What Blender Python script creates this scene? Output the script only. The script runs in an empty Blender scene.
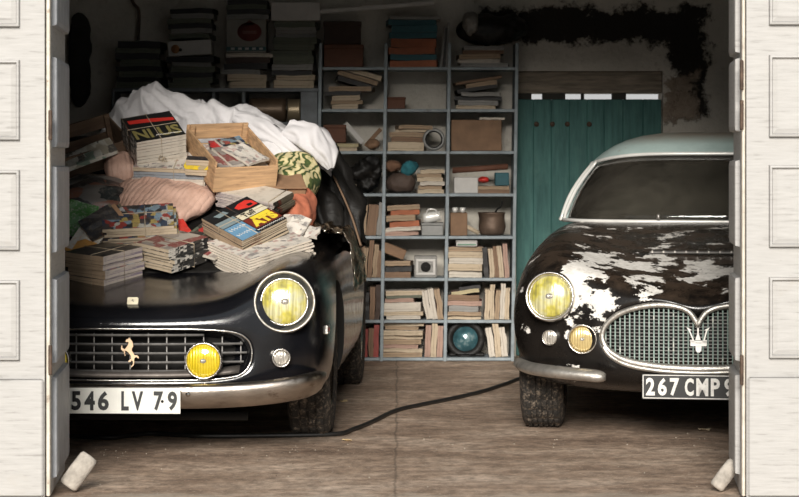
import bpy, bmesh, math, random
from mathutils import Vector, Matrix, noise
C = bpy.context.scene.collection
SC = bpy.context.scene
R = math.radians
# ------------------------------------------------------------------ camera, world, light, exposure
FPX = 2400.0
CAMH = 1.2
HZ = 160.0
cam_d = bpy.data.cameras.new('camera')
cam = bpy.data.objects.new('camera', cam_d)
C.objects.link(cam)
cam.location = (0, 0, CAMH)
cam.rotation_euler = (R(90), 0, 0)
cam_d.sensor_width = 36
cam_d.sensor_fit = 'HORIZONTAL'
cam_d.lens = 36 * FPX / 799
cam_d.shift_y = -(248.5 - HZ) / 799
cam_d.clip_end = 200
cam_d.dof.use_dof = True
cam_d.dof.focus_distance = 10.2
cam_d.dof.aperture_fstop = 9.0
SC.camera = cam
w = bpy.data.worlds.new('overcast_sky')
SC.world = w
w.use_nodes = True
nt = w.node_tree
nt.nodes.clear()
wo = nt.nodes.new('ShaderNodeOutputWorld')
bg = nt.nodes.new('ShaderNodeBackground')
tc = nt.nodes.new('ShaderNodeTexCoord')
sx = nt.nodes.new('ShaderNodeSeparateXYZ')
cr = nt.nodes.new('ShaderNodeValToRGB')
cr.color_ramp.elements[0].position = 0.0
cr.color_ramp.elements[0].color = (0.95, 0.95, 0.93, 1)
cr.color_ramp.elements[1].position = 0.8
cr.color_ramp.elements[1].color = (0.85, 0.93, 1.0, 1)
nt.links.new(tc.outputs['Generated'], sx.inputs[0])
nt.links.new(sx.outputs['Z'], cr.inputs[0])
nt.links.new(cr.outputs[0], bg.inputs[0])
bg.inputs[1].default_value = 0.60
nt.links.new(bg.outputs[0], wo.inputs[0])
sun_d = bpy.data.lights.new('hazy_sun', 'SUN')
sun = bpy.data.objects.new('hazy_sun', sun_d)
C.objects.link(sun)
sun_d.energy = 5.3
sun_d.angle = R(18)
sun_d.color = (1.0, 0.95, 0.88)
sun.location = (3, -6, 8)
sun.rotation_euler = Vector((0.07, 1.0, -0.36)).to_track_quat('-Z', 'Y').to_euler()
SC.view_settings.view_transform = 'Standard'
SC.view_settings.look = 'None'
SC.view_settings.gamma = 1
SC.view_settings.use_curve_mapping = False
SC.view_settings.exposure = 0.0
SC.cycles.use_denoising = True
SC.cycles.max_bounces = 8
SC.cycles.sample_clamp_indirect = 6

# ------------------------------------------------------------------ material helpers
class NB:
    def __init__(s, name):
        m = bpy.data.materials.new(name)
        m.use_nodes = True
        s.m = m
        s.t = m.node_tree
        s.p = s.t.nodes['Principled BSDF']
        s.out = s.t.nodes['Material Output']
    def n(s, typ, **kw):
        nd = s.t.nodes.new(typ)
        for k, v in kw.items():
            if k in nd.inputs:
                nd.inputs[k].default_value = v
            else:
                setattr(nd, k, v)
        return nd
    def l(s, a, b):
        s.t.links.new(a, b)
    def coord(s, kind='Object', scale=(1, 1, 1), loc=(0, 0, 0)):
        tc = s.n('ShaderNodeTexCoord')
        mp = s.n('ShaderNodeMapping')
        mp.inputs['Scale'].default_value = scale
        mp.inputs['Location'].default_value = loc
        s.l(tc.outputs[kind], mp.inputs[0])
        return mp.outputs[0]
    def noise(s, vec, scale, detail=5, rough=0.55):
        nd = s.n('ShaderNodeTexNoise')
        nd.inputs['Scale'].default_value = scale
        nd.inputs['Detail'].default_value = detail
        nd.inputs['Roughness'].default_value = rough
        s.l(vec, nd.inputs['Vector'])
        return nd.outputs['Fac']
    def ramp(s, fac, stops, interp='LINEAR'):
        r = s.n('ShaderNodeValToRGB')
        r.color_ramp.interpolation = interp
        e = r.color_ramp.elements
        while len(e) < len(stops):
            e.new(0.5)
        for i, (p, c) in enumerate(stops):
            e[i].position = p
            if isinstance(c, (int, float)):
                c = (c, c, c)
            e[i].color = (*c[:3], 1)
        s.l(fac, r.inputs[0])
        return r.outputs[0]
    def mix(s, fac, a, b):
        m = s.n('ShaderNodeMix', data_type='RGBA')
        for v, i in ((fac, 0), (a, 6), (b, 7)):
            if isinstance(v, (int, float)):
                m.inputs[i].default_value = v
            elif isinstance(v, tuple):
                m.inputs[i].default_value = (*v[:3], 1)
            else:
                s.l(v, m.inputs[i])
        return m.outputs[2]
    def math(s, op, a, b=0.0, c=None):
        m = s.n('ShaderNodeMath', operation=op)
        for v, i in ((a, 0), (b, 1), (c, 2)):
            if v is None:
                continue
            if isinstance(v, (int, float)):
                m.inputs[i].default_value = v
            else:
                s.l(v, m.inputs[i])
        return m.outputs[0]
    def bump(s, h, strength=0.3, dist=0.01):
        b = s.n('ShaderNodeBump')
        b.inputs['Strength'].default_value = strength
        b.inputs['Distance'].default_value = dist
        s.l(h, b.inputs['Height'])
        s.l(b.outputs[0], s.p.inputs['Normal'])
    def set(s, **kw):
        for k, v in kw.items():
            k = k.replace('_', ' ')
            if isinstance(v, tuple):
                v = (*v[:3], 1)
            s.p.inputs[k].default_value = v
        return s

def mat(name, col, rough=0.6, metal=0.0, var=0.25, scale=8, bump=0.0, bscale=40, spec=0.5, kind='Object', stretch=(1, 1, 1), dirt=None, coat=0):
    b = NB(name)
    v = b.coord(kind, stretch)
    n = b.noise(v, scale)
    dark = tuple(c * (1 - var) for c in col)
    lite = tuple(min(1, c * (1 + var * 0.6)) for c in col)
    c = b.ramp(n, [(0.3, dark), (0.7, lite)])
    if dirt:
        n2 = b.noise(v, scale * 0.6, 8, 0.7)
        c = b.mix(b.ramp(n2, [(dirt[1], 0.0), (dirt[1] + 0.12, 1.0)]), c, dirt[0])
    b.l(c, b.p.inputs['Base Color'])
    b.set(Roughness=rough, Metallic=metal)
    b.p.inputs['Specular IOR Level'].default_value = spec
    if coat:
        b.p.inputs['Coat Weight'].default_value = coat
        b.p.inputs['Coat Roughness'].default_value = 0.08
    if bump:
        b.bump(b.noise(v, bscale, 6), bump, 0.01)
    return b.m

def px(x, Y):
    return (x - 399.5) * Y / FPX
def pz(y, Y):
    return CAMH - (y - HZ) * Y / FPX

# ------------------------------------------------------------------ mesh helpers
class MB:
    def __init__(s):
        s.v = []; s.f = []; s.m = []; s.sm = []
    def add(s, vs, fs, mi=0, smooth=False, mtx=None):
        o = len(s.v)
        for p in vs:
            p = Vector(p)
            s.v.append(mtx @ p if mtx is not None else p)
        for i, f in enumerate(fs):
            s.f.append([o + k for k in f])
            s.m.append(mi[i] if isinstance(mi, list) else mi)
            s.sm.append(smooth)
        return s
    def box(s, a, b, mi=0, mtx=None, jit=0):
        x0, y0, z0 = a; x1, y1, z1 = b
        vs = [(x0, y0, z0), (x1, y0, z0), (x1, y1, z0), (x0, y1, z0), (x0, y0, z1), (x1, y0, z1), (x1, y1, z1), (x0, y1, z1)]
        if jit:
            vs = [tuple(c + random.uniform(-jit, jit) for c in p) for p in vs]
        return s.add(vs, [(0, 3, 2, 1), (4, 5, 6, 7), (0, 1, 5, 4), (1, 2, 6, 5), (2, 3, 7, 6), (3, 0, 4, 7)], mi, False, mtx)
    def bbox(s, a, b, bev=0.004, mi=0, mtx=None):
        """box with chamfered vertical and horizontal edges"""
        x0, y0, z0 = a; x1, y1, z1 = b
        e = min(bev, (x1 - x0) * .45, (y1 - y0) * .45, (z1 - z0) * .45)
        rings = []
        for z, k in ((z0, e), (z0 + e, 0), (z1 - e, 0), (z1, e)):
            i0 = k
            rings.append([(x0 + i0 + e, y0 + i0, z), (x1 - i0 - e, y0 + i0, z), (x1 - i0, y0 + i0 + e, z), (x1 - i0, y1 - i0 - e, z),
                          (x1 - i0 - e, y1 - i0, z), (x0 + i0 + e, y1 - i0, z), (x0 + i0, y1 - i0 - e, z), (x0 + i0, y0 + i0 + e, z)])
        return s.loft(rings, True, True, mi, False, mtx)
    def loft(s, rings, capa=True, capb=True, mi=0, smooth=True, mtx=None, closed=True):
        n = len(rings[0]); vs = [p for r in rings for p in r]; fs = []
        for i in range(len(rings) - 1):
            for j in range(n if closed else n - 1):
                k = (j + 1) % n
                fs.append((i * n + j, i * n + k, (i + 1) * n + k, (i + 1) * n + j))
        if capa: fs.append(tuple(reversed(range(n))))
        if capb: fs.append(tuple((len(rings) - 1) * n + j for j in range(n)))
        return s.add(vs, fs, mi, smooth, mtx)
    def tube(s, pts, r, n=8, mi=0, smooth=True, mtx=None, closed=False):
        pts = [Vector(p) for p in pts]; rings = []
        N = len(pts); up = None
        for i, p in enumerate(pts):
            if closed:
                d = pts[(i + 1) % N] - pts[i - 1]
            else:
                d = pts[min(i + 1, N - 1)] - pts[max(i - 1, 0)]
            d.normalize()
            if up is None:
                up = Vector((0, 0, 1)) if abs(d.z) < 0.9 else Vector((1, 0, 0))
            a = d.cross(up).normalized(); up = a.cross(d).normalized()
            rr = r[i] if isinstance(r, (list, tuple)) else r
            rings.append([tuple(p + (a * math.cos(t) + up * math.sin(t)) * rr) for t in [2 * math.pi * k / n for k in range(n)]])
        if closed:
            rings.append(rings[0])
            return s.loft(rings, False, False, mi, smooth, mtx)
        return s.loft(rings, True, True, mi, smooth, mtx)
    def lathe(s, prof, n=32, mi=0, mtx=None, smooth=True, caps=(False, False)):
        """prof [(r,z)] about z"""
        rings = [[(r * math.cos(2 * math.pi * k / n), r * math.sin(2 * math.pi * k / n), z) for k in range(n)] for r, z in prof]
        return s.loft(rings, caps[0], caps[1], mi, smooth, mtx)
    def prism(s, poly, d, mi=0, mtx=None):
        """poly in xz plane facing -y, thickness d toward +y"""
        n = len(poly)
        vs = [(x, 0, z) for x, z in poly] + [(x, d, z) for x, z in poly]
        fs = [tuple(range(n)), tuple(reversed(range(n, 2 * n)))] + [(i, i + n, (i + 1) % n + n, (i + 1) % n) for i in range(n)]
        return s.add(vs, fs, mi, False, mtx)
    def grid(s, fn, nu, nv, mi=0, smooth=True, closed=False, mtx=None):
        vs = [fn(i, j) for j in range(nv) for i in range(nu)]; fs = []
        for j in range(nv - 1):
            for i in range(nu if closed else nu - 1):
                k = (i + 1) % nu
                fs.append((j * nu + i, j * nu + k, (j + 1) * nu + k, (j + 1) * nu + i))
        return s.add(vs, fs, mi, smooth, mtx)
    def mesh(s, name, mats, recalc=True):
        me = bpy.data.meshes.new(name)
        me.from_pydata([tuple(v) for v in s.v], [], s.f)
        for m in (mats if isinstance(mats, (list, tuple)) else [mats]):
            me.materials.append(m)
        me.polygons.foreach_set('material_index', s.m)
        me.polygons.foreach_set('use_smooth', s.sm)
        if recalc:
            bm = bmesh.new(); bm.from_mesh(me)
            bmesh.ops.recalc_face_normals(bm, faces=bm.faces)
            bm.to_mesh(me); bm.free()
        me.update()
        return me
    def obj(s, name, mats, parent=None, mtx=None, recalc=True):
        o = bpy.data.objects.new(name, s.mesh(name, mats, recalc))
        C.objects.link(o)
        o.parent = parent
        if mtx is not None: o.matrix_local = mtx
        return o

LABELS = {}
def tag(o, label=None, cat=None, group=None, kind=None):
    if label:
        o['label'] = label
        if cat:
            LABELS.setdefault(label, []).append(o.name)
    if cat: o['category'] = cat
    if group: o['group'] = group
    if kind: o['kind'] = kind
    return o
def thing(name, label, cat, loc=(0, 0, 0), rot=(0, 0, 0), group=None):
    o = bpy.data.objects.new(name, None)
    o.empty_display_size = 0.1
    C.objects.link(o)
    o.location = loc; o.rotation_euler = rot
    return tag(o, label, cat, group)
def struct(name, mb, mats, recalc=True):
    return tag(mb.obj(name, mats, None, None, recalc), kind='structure')
def T(x, y, z): return Matrix.Translation((x, y, z))
def RX(a): return Matrix.Rotation(a, 4, 'X')
def RY(a): return Matrix.Rotation(a, 4, 'Y')
def RZ(a): return Matrix.Rotation(a, 4, 'Z')
def S3(x, y, z): return Matrix.Diagonal((x, y, z, 1))
def text_verts(s, w, h, depth=0.002, bold=0.0):
    """text mesh fitted into w x h, centred, in the xz plane facing -y; returns verts, faces"""
    cu = bpy.data.curves.new('t', 'FONT')
    cu.body = s; cu.extrude = 0.05; cu.offset = bold; cu.resolution_u = 3
    o = bpy.data.objects.new('t', cu); C.objects.link(o)
    dg = bpy.context.evaluated_depsgraph_get()
    me = bpy.data.meshes.new_from_object(o.evaluated_get(dg))
    xs = [v.co.x for v in me.vertices]; ys = [v.co.y for v in me.vertices]
    x0, x1, y0, y1 = min(xs), max(xs), min(ys), max(ys)
    vs = [((v.co.x - (x0 + x1) / 2) / (x1 - x0) * w, -v.co.z / 0.05 * depth / 2, (v.co.y - (y0 + y1) / 2) / (y1 - y0) * h) for v in me.vertices]
    fs = [tuple(p.vertices) for p in me.polygons]
    bpy.data.objects.remove(o); bpy.data.curves.remove(cu); bpy.data.meshes.remove(me)
    return vs, fs
def cat_rom(pts, n=6, closed=False):
    P = [Vector(p) for p in pts]; out = []; N = len(P)
    for i in range(N if closed else N - 1):
        g = lambda k: P[k % N] if closed else P[max(0, min(N - 1, k))]
        a, b, c, d = g(i - 1), g(i), g(i + 1), g(i + 2)
        for k in range(n):
            t = k / n
            out.append(0.5 * ((2 * b) + (c - a) * t + (2 * a - 5 * b + 4 * c - d) * t * t + (3 * b - a - 3 * c + d) * t ** 3))
    if not closed: out.append(P[-1])
    return out
def fbm(x, y, z=0.0, o=4):
    return noise.fractal((x, y, z), 1.0, 2.0, o)
# ------------------------------------------------------------------ setting
def wood_white():
    b = NB('worn_white_paint')
    v = b.coord('Object', (6, 6, 60))
    g = b.noise(v, 1.5, 8, 0.6)
    v2 = b.coord('Object')
    n2 = b.noise(v2, 7, 8, 0.7)
    c = b.ramp(g, [(0.3, (0.27, 0.258, 0.243)), (0.42, (0.38, 0.368, 0.352)), (0.8, (0.45, 0.437, 0.42))])
    c = b.mix(b.ramp(n2, [(0.60, 0.0), (0.78, 0.45)]), c, (0.36, 0.32, 0.27))
    n3 = b.noise(v2, 30, 6, 0.7)
    c = b.mix(b.ramp(n3, [(0.70, 0.0), (0.74, 0.8)]), c, (0.16, 0.13, 0.10))
    b.l(c, b.p.inputs['Base Color'])
    b.set(Roughness=0.6)
    b.bump(g, 0.35, 0.003)
    return b.m
M_white = wood_white()
M_greydoor = mat('weathered_grey_paint', (0.36, 0.37, 0.39), 0.55, 0, 0.2, 12, 0.2, 60, dirt=((0.62, 0.6, 0.55), 0.62))  # grey of the less lit leaf is put into the paint colour
M_rust = mat('rusty_iron', (0.10, 0.065, 0.045), 0.7, 0.3, 0.5, 30, 0.3)

def floor_mat():
    b = NB('dirty_concrete')
    v = b.coord('Object', (1, 1, 1))
    vs = b.coord('Object', (1.0, 1.5, 1))
    n1 = b.noise(vs, 1.6, 8, 0.65)
    n2 = b.noise(v, 14, 8, 0.75)
    n3 = b.noise(v, 60, 4, 0.7)
    c = b.ramp(n1, [(0.32, (0.24, 0.155, 0.103)), (0.50, (0.52, 0.375, 0.272)), (0.68, (0.78, 0.61, 0.475))])
    c = b.mix(b.ramp(n2, [(0.40, 0.65), (0.62, 0.0)]), c, (0.085, 0.060, 0.043))
    c = b.mix(b.ramp(n3, [(0.58, 0.0), (0.66, 0.8)]), c, (0.62, 0.50, 0.40))
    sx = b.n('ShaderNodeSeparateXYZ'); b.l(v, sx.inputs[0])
    # the colour turns paler towards the threshold
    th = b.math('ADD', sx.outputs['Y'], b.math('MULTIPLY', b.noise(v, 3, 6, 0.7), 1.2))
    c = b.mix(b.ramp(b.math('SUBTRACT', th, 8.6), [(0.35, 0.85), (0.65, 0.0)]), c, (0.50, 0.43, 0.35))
    # shrinkage crack
    wob = b.math('MULTIPLY', b.noise(v, 3, 4), 0.05)
    d = b.math('ABSOLUTE', b.math('SUBTRACT', b.math('ADD', sx.outputs['X'], wob), 0.01))
    c = b.mix(b.ramp(d, [(0.002, 0.5), (0.006, 0.0)]), c, (0.04, 0.03, 0.022))
    b.l(c, b.p.inputs['Base Color'])
    b.l(b.ramp(n2, [(0.3, 0.65), (0.7, 0.92)]), b.p.inputs['Roughness'])
    b.bump(n2, 0.5, 0.012)
    return b.m
m = MB(); m.box((-3.2, 8.2, -0.1), (3.2, 14.9, 0))
struct('floor', m, floor_mat())
m = MB(); m.box((-14, -14, -0.12), (14, 8.2, -0.005))
struct('yard_ground', m, mat('pale_yard', (0.40, 0.36, 0.31), 0.9, 0, 0.3, 3, 0.3))

def plaster():
    b = NB('old_plaster')
    v = b.coord('Object')
    n1 = b.noise(v, 2.2, 8, 0.65)
    n2 = b.noise(v, 16, 8, 0.7)
    c = b.ramp(n1, [(0.3, (0.44, 0.41, 0.35)), (0.7, (0.66, 0.62, 0.55))])
    c = b.mix(b.ramp(n2, [(0.55, 0.0), (0.75, 0.5)]), c, (0.22, 0.19, 0.15))
    sx = b.n('ShaderNodeSeparateXYZ'); b.l(v, sx.inputs[0])
    X, Z = sx.outputs['X'], sx.outputs['Z']
    wob = b.math('MULTIPLY', b.math('SUBTRACT', b.noise(v, 7, 8, 0.75), 0.5), 0.34)
    def boxmask(x0, x1, z0, z1, soft=0.03):
        dx = b.math('SUBTRACT', b.math('ABSOLUTE', b.math('SUBTRACT', X, (x0 + x1) / 2)), (x1 - x0) / 2)
        dz = b.math('SUBTRACT', b.math('ABSOLUTE', b.math('SUBTRACT', Z, (z0 + z1) / 2)), (z1 - z0) / 2)
        d = b.math('ADD', b.math('MAXIMUM', dx, dz), wob)
        return b.ramp(d, [(0.0, 1.0), (soft, 0.0)])
    k = b.math('MAXIMUM', boxmask(0.50, 1.87, 1.93, 2.12), boxmask(1.68, 1.87, 1.48, 2.06))
    c = b.mix(k, c, (0.018, 0.014, 0.011))
    # bare stone beside the door
    k2 = boxmask(1.62, 1.80, 1.48, 1.72)
    st = b.ramp(n2, [(0.3, (0.20, 0.15, 0.11)), (0.7, (0.34, 0.28, 0.22))])
    c = b.mix(k2, c, st)
    b.l(c, b.p.inputs['Base Color'])
    b.set(Roughness=0.9)
    h = b.math('SUBTRACT', n2, b.math('MULTIPLY', k, 1.5))
    b.bump(h, 0.5, 0.02)
    return b.m
M_pl = plaster()
M_room = mat('dark_limewash', (0.14, 0.13, 0.115), 0.9, 0, 0.3, 3, 0.3)
WY = 14.66
DX0, DX1, DZ = px(516, WY), px(663, WY), pz(93, WY)
m = MB()
m.box((-3.2, WY, 0), (DX0, WY + .28, 4.3))
m.box((DX1, WY, 0), (3.2, WY + .28, 4.3))
m.box((DX0, WY, pz(71, WY)), (DX1, WY + .28, 4.3))
struct('wall_back', m, M_pl)
m = MB(); m.bbox((DX0 - .0, WY + .035, DZ), (DX1 + .0, WY + .27, pz(71, WY) - .0), .006)
struct('trim_1', m, mat('old_timber_lintel', (0.26, 0.215, 0.165), 0.85, 0, 0.5, 6, 0.4, 30, stretch=(1, 1, 8)))
# green plank door
def teal_planks():
    b = NB('faded_green_planks')
    v = b.coord('Object', (10, 10, 1.2))
    n = b.noise(v, 3, 8, 0.65)
    v2 = b.coord('Object')
    n2 = b.noise(v2, 5, 7, 0.7)
    c = b.ramp(n, [(0.3, (0.022, 0.088, 0.082)), (0.7, (0.065, 0.185, 0.165))])
    c = b.mix(b.ramp(n2, [(0.55, 0.0), (0.75, 0.5)]), c, (0.10, 0.20, 0.17))
    b.l(c, b.p.inputs['Base Color']); b.set(Roughness=0.7)
    b.bump(n, 0.3, 0.004)
    return b.m
M_teal = teal_planks()
door = bpy.data.objects.new('door_1', None); C.objects.link(door); door.location = (0, WY + .06, 0); tag(door, kind='structure')
m = MB()
edges = [DX0 + .004] + [px(x, WY) for x in (534, 552, 570, 588, 605, 624, 644)] + [DX1 - .004]
for a, b_ in zip(edges, edges[1:]):
    m.bbox((a - .0005, random.uniform(0, .004), 0.0), (b_ + .0005, .035, pz(99, WY)), .004)
m.box((DX0 + .01, .036, .3), (DX1 - .01, .06, .42)); m.box((DX0 + .01, .036, 1.2), (DX1 - .01, .06, 1.32))
m.obj('planks', M_teal, door)
m = MB()
for x in (537, 553, 568, 590):
    m.lathe([(0, -.006), (.013, -.005), (.016, 0.002)], 12, mtx=T(px(x, WY), -.004, pz(124, WY)) @ RX(R(90)) @ S3(1, 1, -1))
m.obj('nail', M_rust, door)
m = MB()
for x0, x1 in ((517, 532), (543, 566), (613, 627)):
    m.box((px(x0, WY), -.006, pz(99, WY)), (px(x1, WY), .05, DZ))
m.box((px(582, WY), .0, pz(99, WY)), (px(585, WY), .05, DZ))
m.obj('packing_batten', mat('dark_batten', (0.03, 0.028, 0.022), 0.8), door)

m = MB(); m.box((-3.5, 8.35, 0), (-3.2, 14.95, 4.3)); struct('wall_left', m, M_room)
m = MB(); m.box((3.2, 8.35, 0), (3.5, 14.95, 4.3)); struct('wall_right', m, M_room)
m = MB(); m.box((-3.5, 8.3, 4.3), (3.5, 14.95, 4.5))
struct('ceiling', m, mat('dark_ceiling', (0.12, 0.10, 0.085), 0.9))
m = MB()
m.box((-3.5, 8.42, 0), (-2.05, 8.68, 4.3)); m.box((2.05, 8.42, 0), (3.5, 8.68, 4.3)); m.box((-2.05, 8.42, 3.04), (2.05, 8.68, 4.3))
struct('wall_front', m, mat('outer_render', (0.6, 0.56, 0.5), 0.9, 0, 0.2, 3))

# panelled garage leaves
def leaf(name, x0, x1, side, zrows):
    """front leaf in the opening plane at y 8.5; panel margins"""
    d = bpy.data.objects.new(name, None); C.objects.link(d); d.location = (0, 8.46, 0); tag(d, kind='structure')
    m = MB(); m.box((x0, 0, 0.012), (x1, .045, 3.03))
    m.obj('board', M_white, d)
    pa, pb = (x0 + .12, x1 - .086) if side < 0 else (x0 + .078, x1 - .12)
    for z0, z1 in zrows:
        q = MB()
        e = .012
        rings = [[(pa, 0, z0), (pb, 0, z0), (pb, 0, z1), (pa, 0, z1)],
                 [(pa + .002, -.022, z0 + .002), (pb - .002, -.022, z0 + .002), (pb - .002, -.022, z1 - .002), (pa + .002, -.022, z1 - .002)],
                 [(pa + .009, -.024, z0 + .009), (pb - .009, -.024, z0 + .009), (pb - .009, -.024, z1 - .009), (pa + .009, -.024, z1 - .009)],
                 [(pa + .014, -.006, z0 + .014), (pb - .014, -.006, z0 + .014), (pb - .014, -.006, z1 - .014), (pa + .014, -.006, z1 - .014)],
                 [(pa + .03, -.011, z0 + .03), (pb - .03, -.011, z0 + .03), (pb - .03, -.011, z1 - .03), (pa + .03, -.011, z1 - .03)]]
        q.loft(rings, False, True, 0, False)
        q.obj('raised_panel', M_white, d)
    q = MB(); q.bbox((x0 + .004, -.014, 0.014), (x1 - .002, .0, pz(379 if side < 0 else 377, 8.46)), .006)
    q.obj('kick_board', M_white, d)
    return d
Yd = 8.46
def rows(L): return [(pz(b_, Yd), pz(a, Yd)) for a, b_ in L]
LX = px(44.5, Yd)
dl = leaf('door_2', -2.05, LX, -1, rows([(-170, -80), (-55, 27), (60, 140), (170, 250), (280, 360)]))
RX0 = px(746.5, Yd)
dr = leaf('door_3', RX0, 2.05, 1, rows([(-170, -80), (-60, 25), (55, 137), (165, 247), (277, 358)]))
# folded inner leaf going into depth
def inner_leaf(name, xa, ya, xb, yb, side, prof, mats):
    """side leaf from (xa,ya) near to (xb,yb) far; panels on the opening side"""
    d = bpy.data.objects.new(name, None); C.objects.link(d)
    L = math.hypot(xb - xa, yb - ya); ang = math.atan2(yb - ya, xb - xa)
    d.location = (xa, ya, 0); d.rotation_euler = (0, 0, ang); tag(d, kind='structure')
    s = side     # panels at local y = s*thickness
    m = MB(); m.box((0, min(0, -s * .04), .012), (L, max(0, -s * .04), 3.03)); m.obj('board', mats[0], d)
    for z0, z1 in prof:
        q = MB()
        t = s * .020
        rg = [[(0.07, 0, z0), (L - .03, 0, z0), (L - .03, 0, z1), (0.07, 0, z1)],
              [(0.07, t * .8, z0 + .004), (L - .03, t * .8, z0 + .004), (L - .03, t * .8, z1 - .004), (0.07, t * .8, z1 - .004)],
              [(0.09, t, z0 + .02), (L - .05, t, z0 + .02), (L - .05, t, z1 - .02), (0.09, t, z1 - .02)]]
        q.loft(rg, False, True, 0, False)
        q.obj('raised_panel', mats[1], d)
    return d
def rowsi(L, Y): return [(pz(b_, Y), pz(a, Y)) for a, b_ in L]
xa, ya = px(50.5, 8.5), 8.5
xb, yb = px(65, 9.22), 9.22
inner_leaf('door_4', xa, ya, xb, yb, -1, rowsi([(-75, 30), (60, 148), (166, 250), (275, 357), (370, 468)], 8.85), [M_white, M_greydoor])
xa2, ya2 = px(741, 8.5), 8.5
inner_leaf('door_5', xa2, ya2, px(733.5, 9.0), 9.0, 1, rowsi([(-75, 55), (60, 132), (160, 245), (275, 357), (370, 468)], 8.75), [M_white, M_white])
# hinge stiles between the leaves: two thin pale strips with a dark open joint
def stile(name, xs, Y0, Y1, mt):
    m = MB()
    for (a, b_) in xs: m.bbox((px(a, Y0), Y0, .012), (px(b_, Y0), Y1, 3.03), .003)
    return struct(name, m, mt)
M_cream = mat('chipped_cream_paint', (0.62, 0.56, 0.47), 0.6, 0, 0.25, 20, 0.3, 50, dirt=((0.20, 0.14, 0.09), 0.58))
stile('trim_2', [(46.2, 49.8)], 8.47, 8.50, M_cream)
stile('trim_3', [(742.2, 745.3)], 8.47, 8.50, M_cream)
for nm, x, zs in (('trim_4', 50.2, (375, 140)), ('trim_5', 741.8, (385, 90, 130))):
    m = MB()
    for zz in zs:
        m.lathe([(.006, 0), (.007, .005), (.007, .10), (.006, .105)], 10, mtx=T(px(x, 8.46), 8.462, pz(zz, 8.46)), caps=(True, True))
    struct(nm, m, M_rust)
m = MB(); m.box((px(44.5, 8.53), 8.515, .01), (px(50.5, 8.53), 8.53, 3.03)); m.box((px(741, 8.53), 8.515, .01), (px(746.5, 8.53), 8.53, 3.03))
struct('trim_6', m, mat('dark_joint', (0.045, 0.035, 0.028), 0.9))
# threshold stone bumpers
M_stone = mat('worn_limestone', (0.42, 0.38, 0.33), 0.9, 0, 0.35, 25, 0.5, 60)
def stop(label, x, y, lean, rz, L=.13, r=.032):
    m = MB()
    prof = [(0.0, -.002), (r * .85, 0.0), (r, .008), (r * 1.02, L * .5), (r * .96, L - .01), (r * .8, L), (0, L + .002)]
    m.lathe(prof, 20, mtx=S3(1, .8, 1))
    o = m.obj('door_stop', M_stone); o.location = (x, y, r * math.sin(lean) + .001); o.rotation_euler = (R(-8), lean, rz)
    tag(o, label, 'door stop')
stop('short round stone door stop at the foot of the grey folded door leaf', px(66, 8.62), 8.66, R(36), 0, .135, .036)
stop('stone door stop beside the white door leaf near the peeling coupe', px(716, 8.66), 8.66, R(38), 0, .115, .028)
# ------------------------------------------------------------------ shared car materials
def paint_black():
    b = NB('dusty_black_enamel')
    v = b.coord('Object')
    n = b.noise(v, 3.5, 8, 0.7)
    n2 = b.noise(v, 55, 6, 0.8)
    n3 = b.noise(v, 9, 8, 0.75)
    c = b.ramp(n, [(0.3, (0.004, 0.0045, 0.006)), (0.7, (0.010, 0.010, 0.012))])
    geo = b.n('ShaderNodeNewGeometry'); sx = b.n('ShaderNodeSeparateXYZ'); b.l(geo.outputs['Normal'], sx.inputs[0])
    up = b.ramp(sx.outputs['Z'], [(0.70, 0.0), (0.98, 1.0)])
    dust = b.math('MULTIPLY', b.ramp(n3, [(0.44, 0.0), (0.62, 1.0)]), up)
    c = b.mix(b.math('MULTIPLY', dust, 0.07), c, (0.060, 0.045, 0.034))
    sp = b.math('MULTIPLY', b.ramp(n2, [(0.66, 0.0), (0.70, 1.0)]), b.ramp(n3, [(0.50, 0.0), (0.6, 1.0)]))
    c = b.mix(sp, c, (0.30, 0.25, 0.20))
    b.l(c, b.p.inputs['Base Color'])
    b.l(b.mix(dust, b.ramp(n, [(0.35, 0.08), (0.7, 0.16)]), (0.24, 0.24, 0.24)), b.p.inputs['Roughness'])
    b.p.inputs['Specular IOR Level'].default_value = 0.45
    b.p.inputs['Coat Weight'].default_value = 0.3
    b.p.inputs['Coat Roughness'].default_value = 0.12
    ob = b.n('ShaderNodeSeparateXYZ'); b.l(v, ob.inputs[0])
    flank = b.math('MULTIPLY', b.ramp(ob.outputs['X'], [(0.70, 0.0), (0.78, 1.0)]), b.ramp(b.math('MULTIPLY', ob.outputs['Y'], 0.5), [(0.40, 0.0), (0.62, 1.0)]))
    h = b.math('ADD', b.math('MULTIPLY', b.noise(b.coord('Object', (1, .8, 1.3)), 13, 4), b.math('MULTIPLY', flank, 2.2)), b.math('MULTIPLY', n2, 0.02))
    b.bump(h, 1.0, 0.03)
    return b.m
M_black = paint_black()
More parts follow.
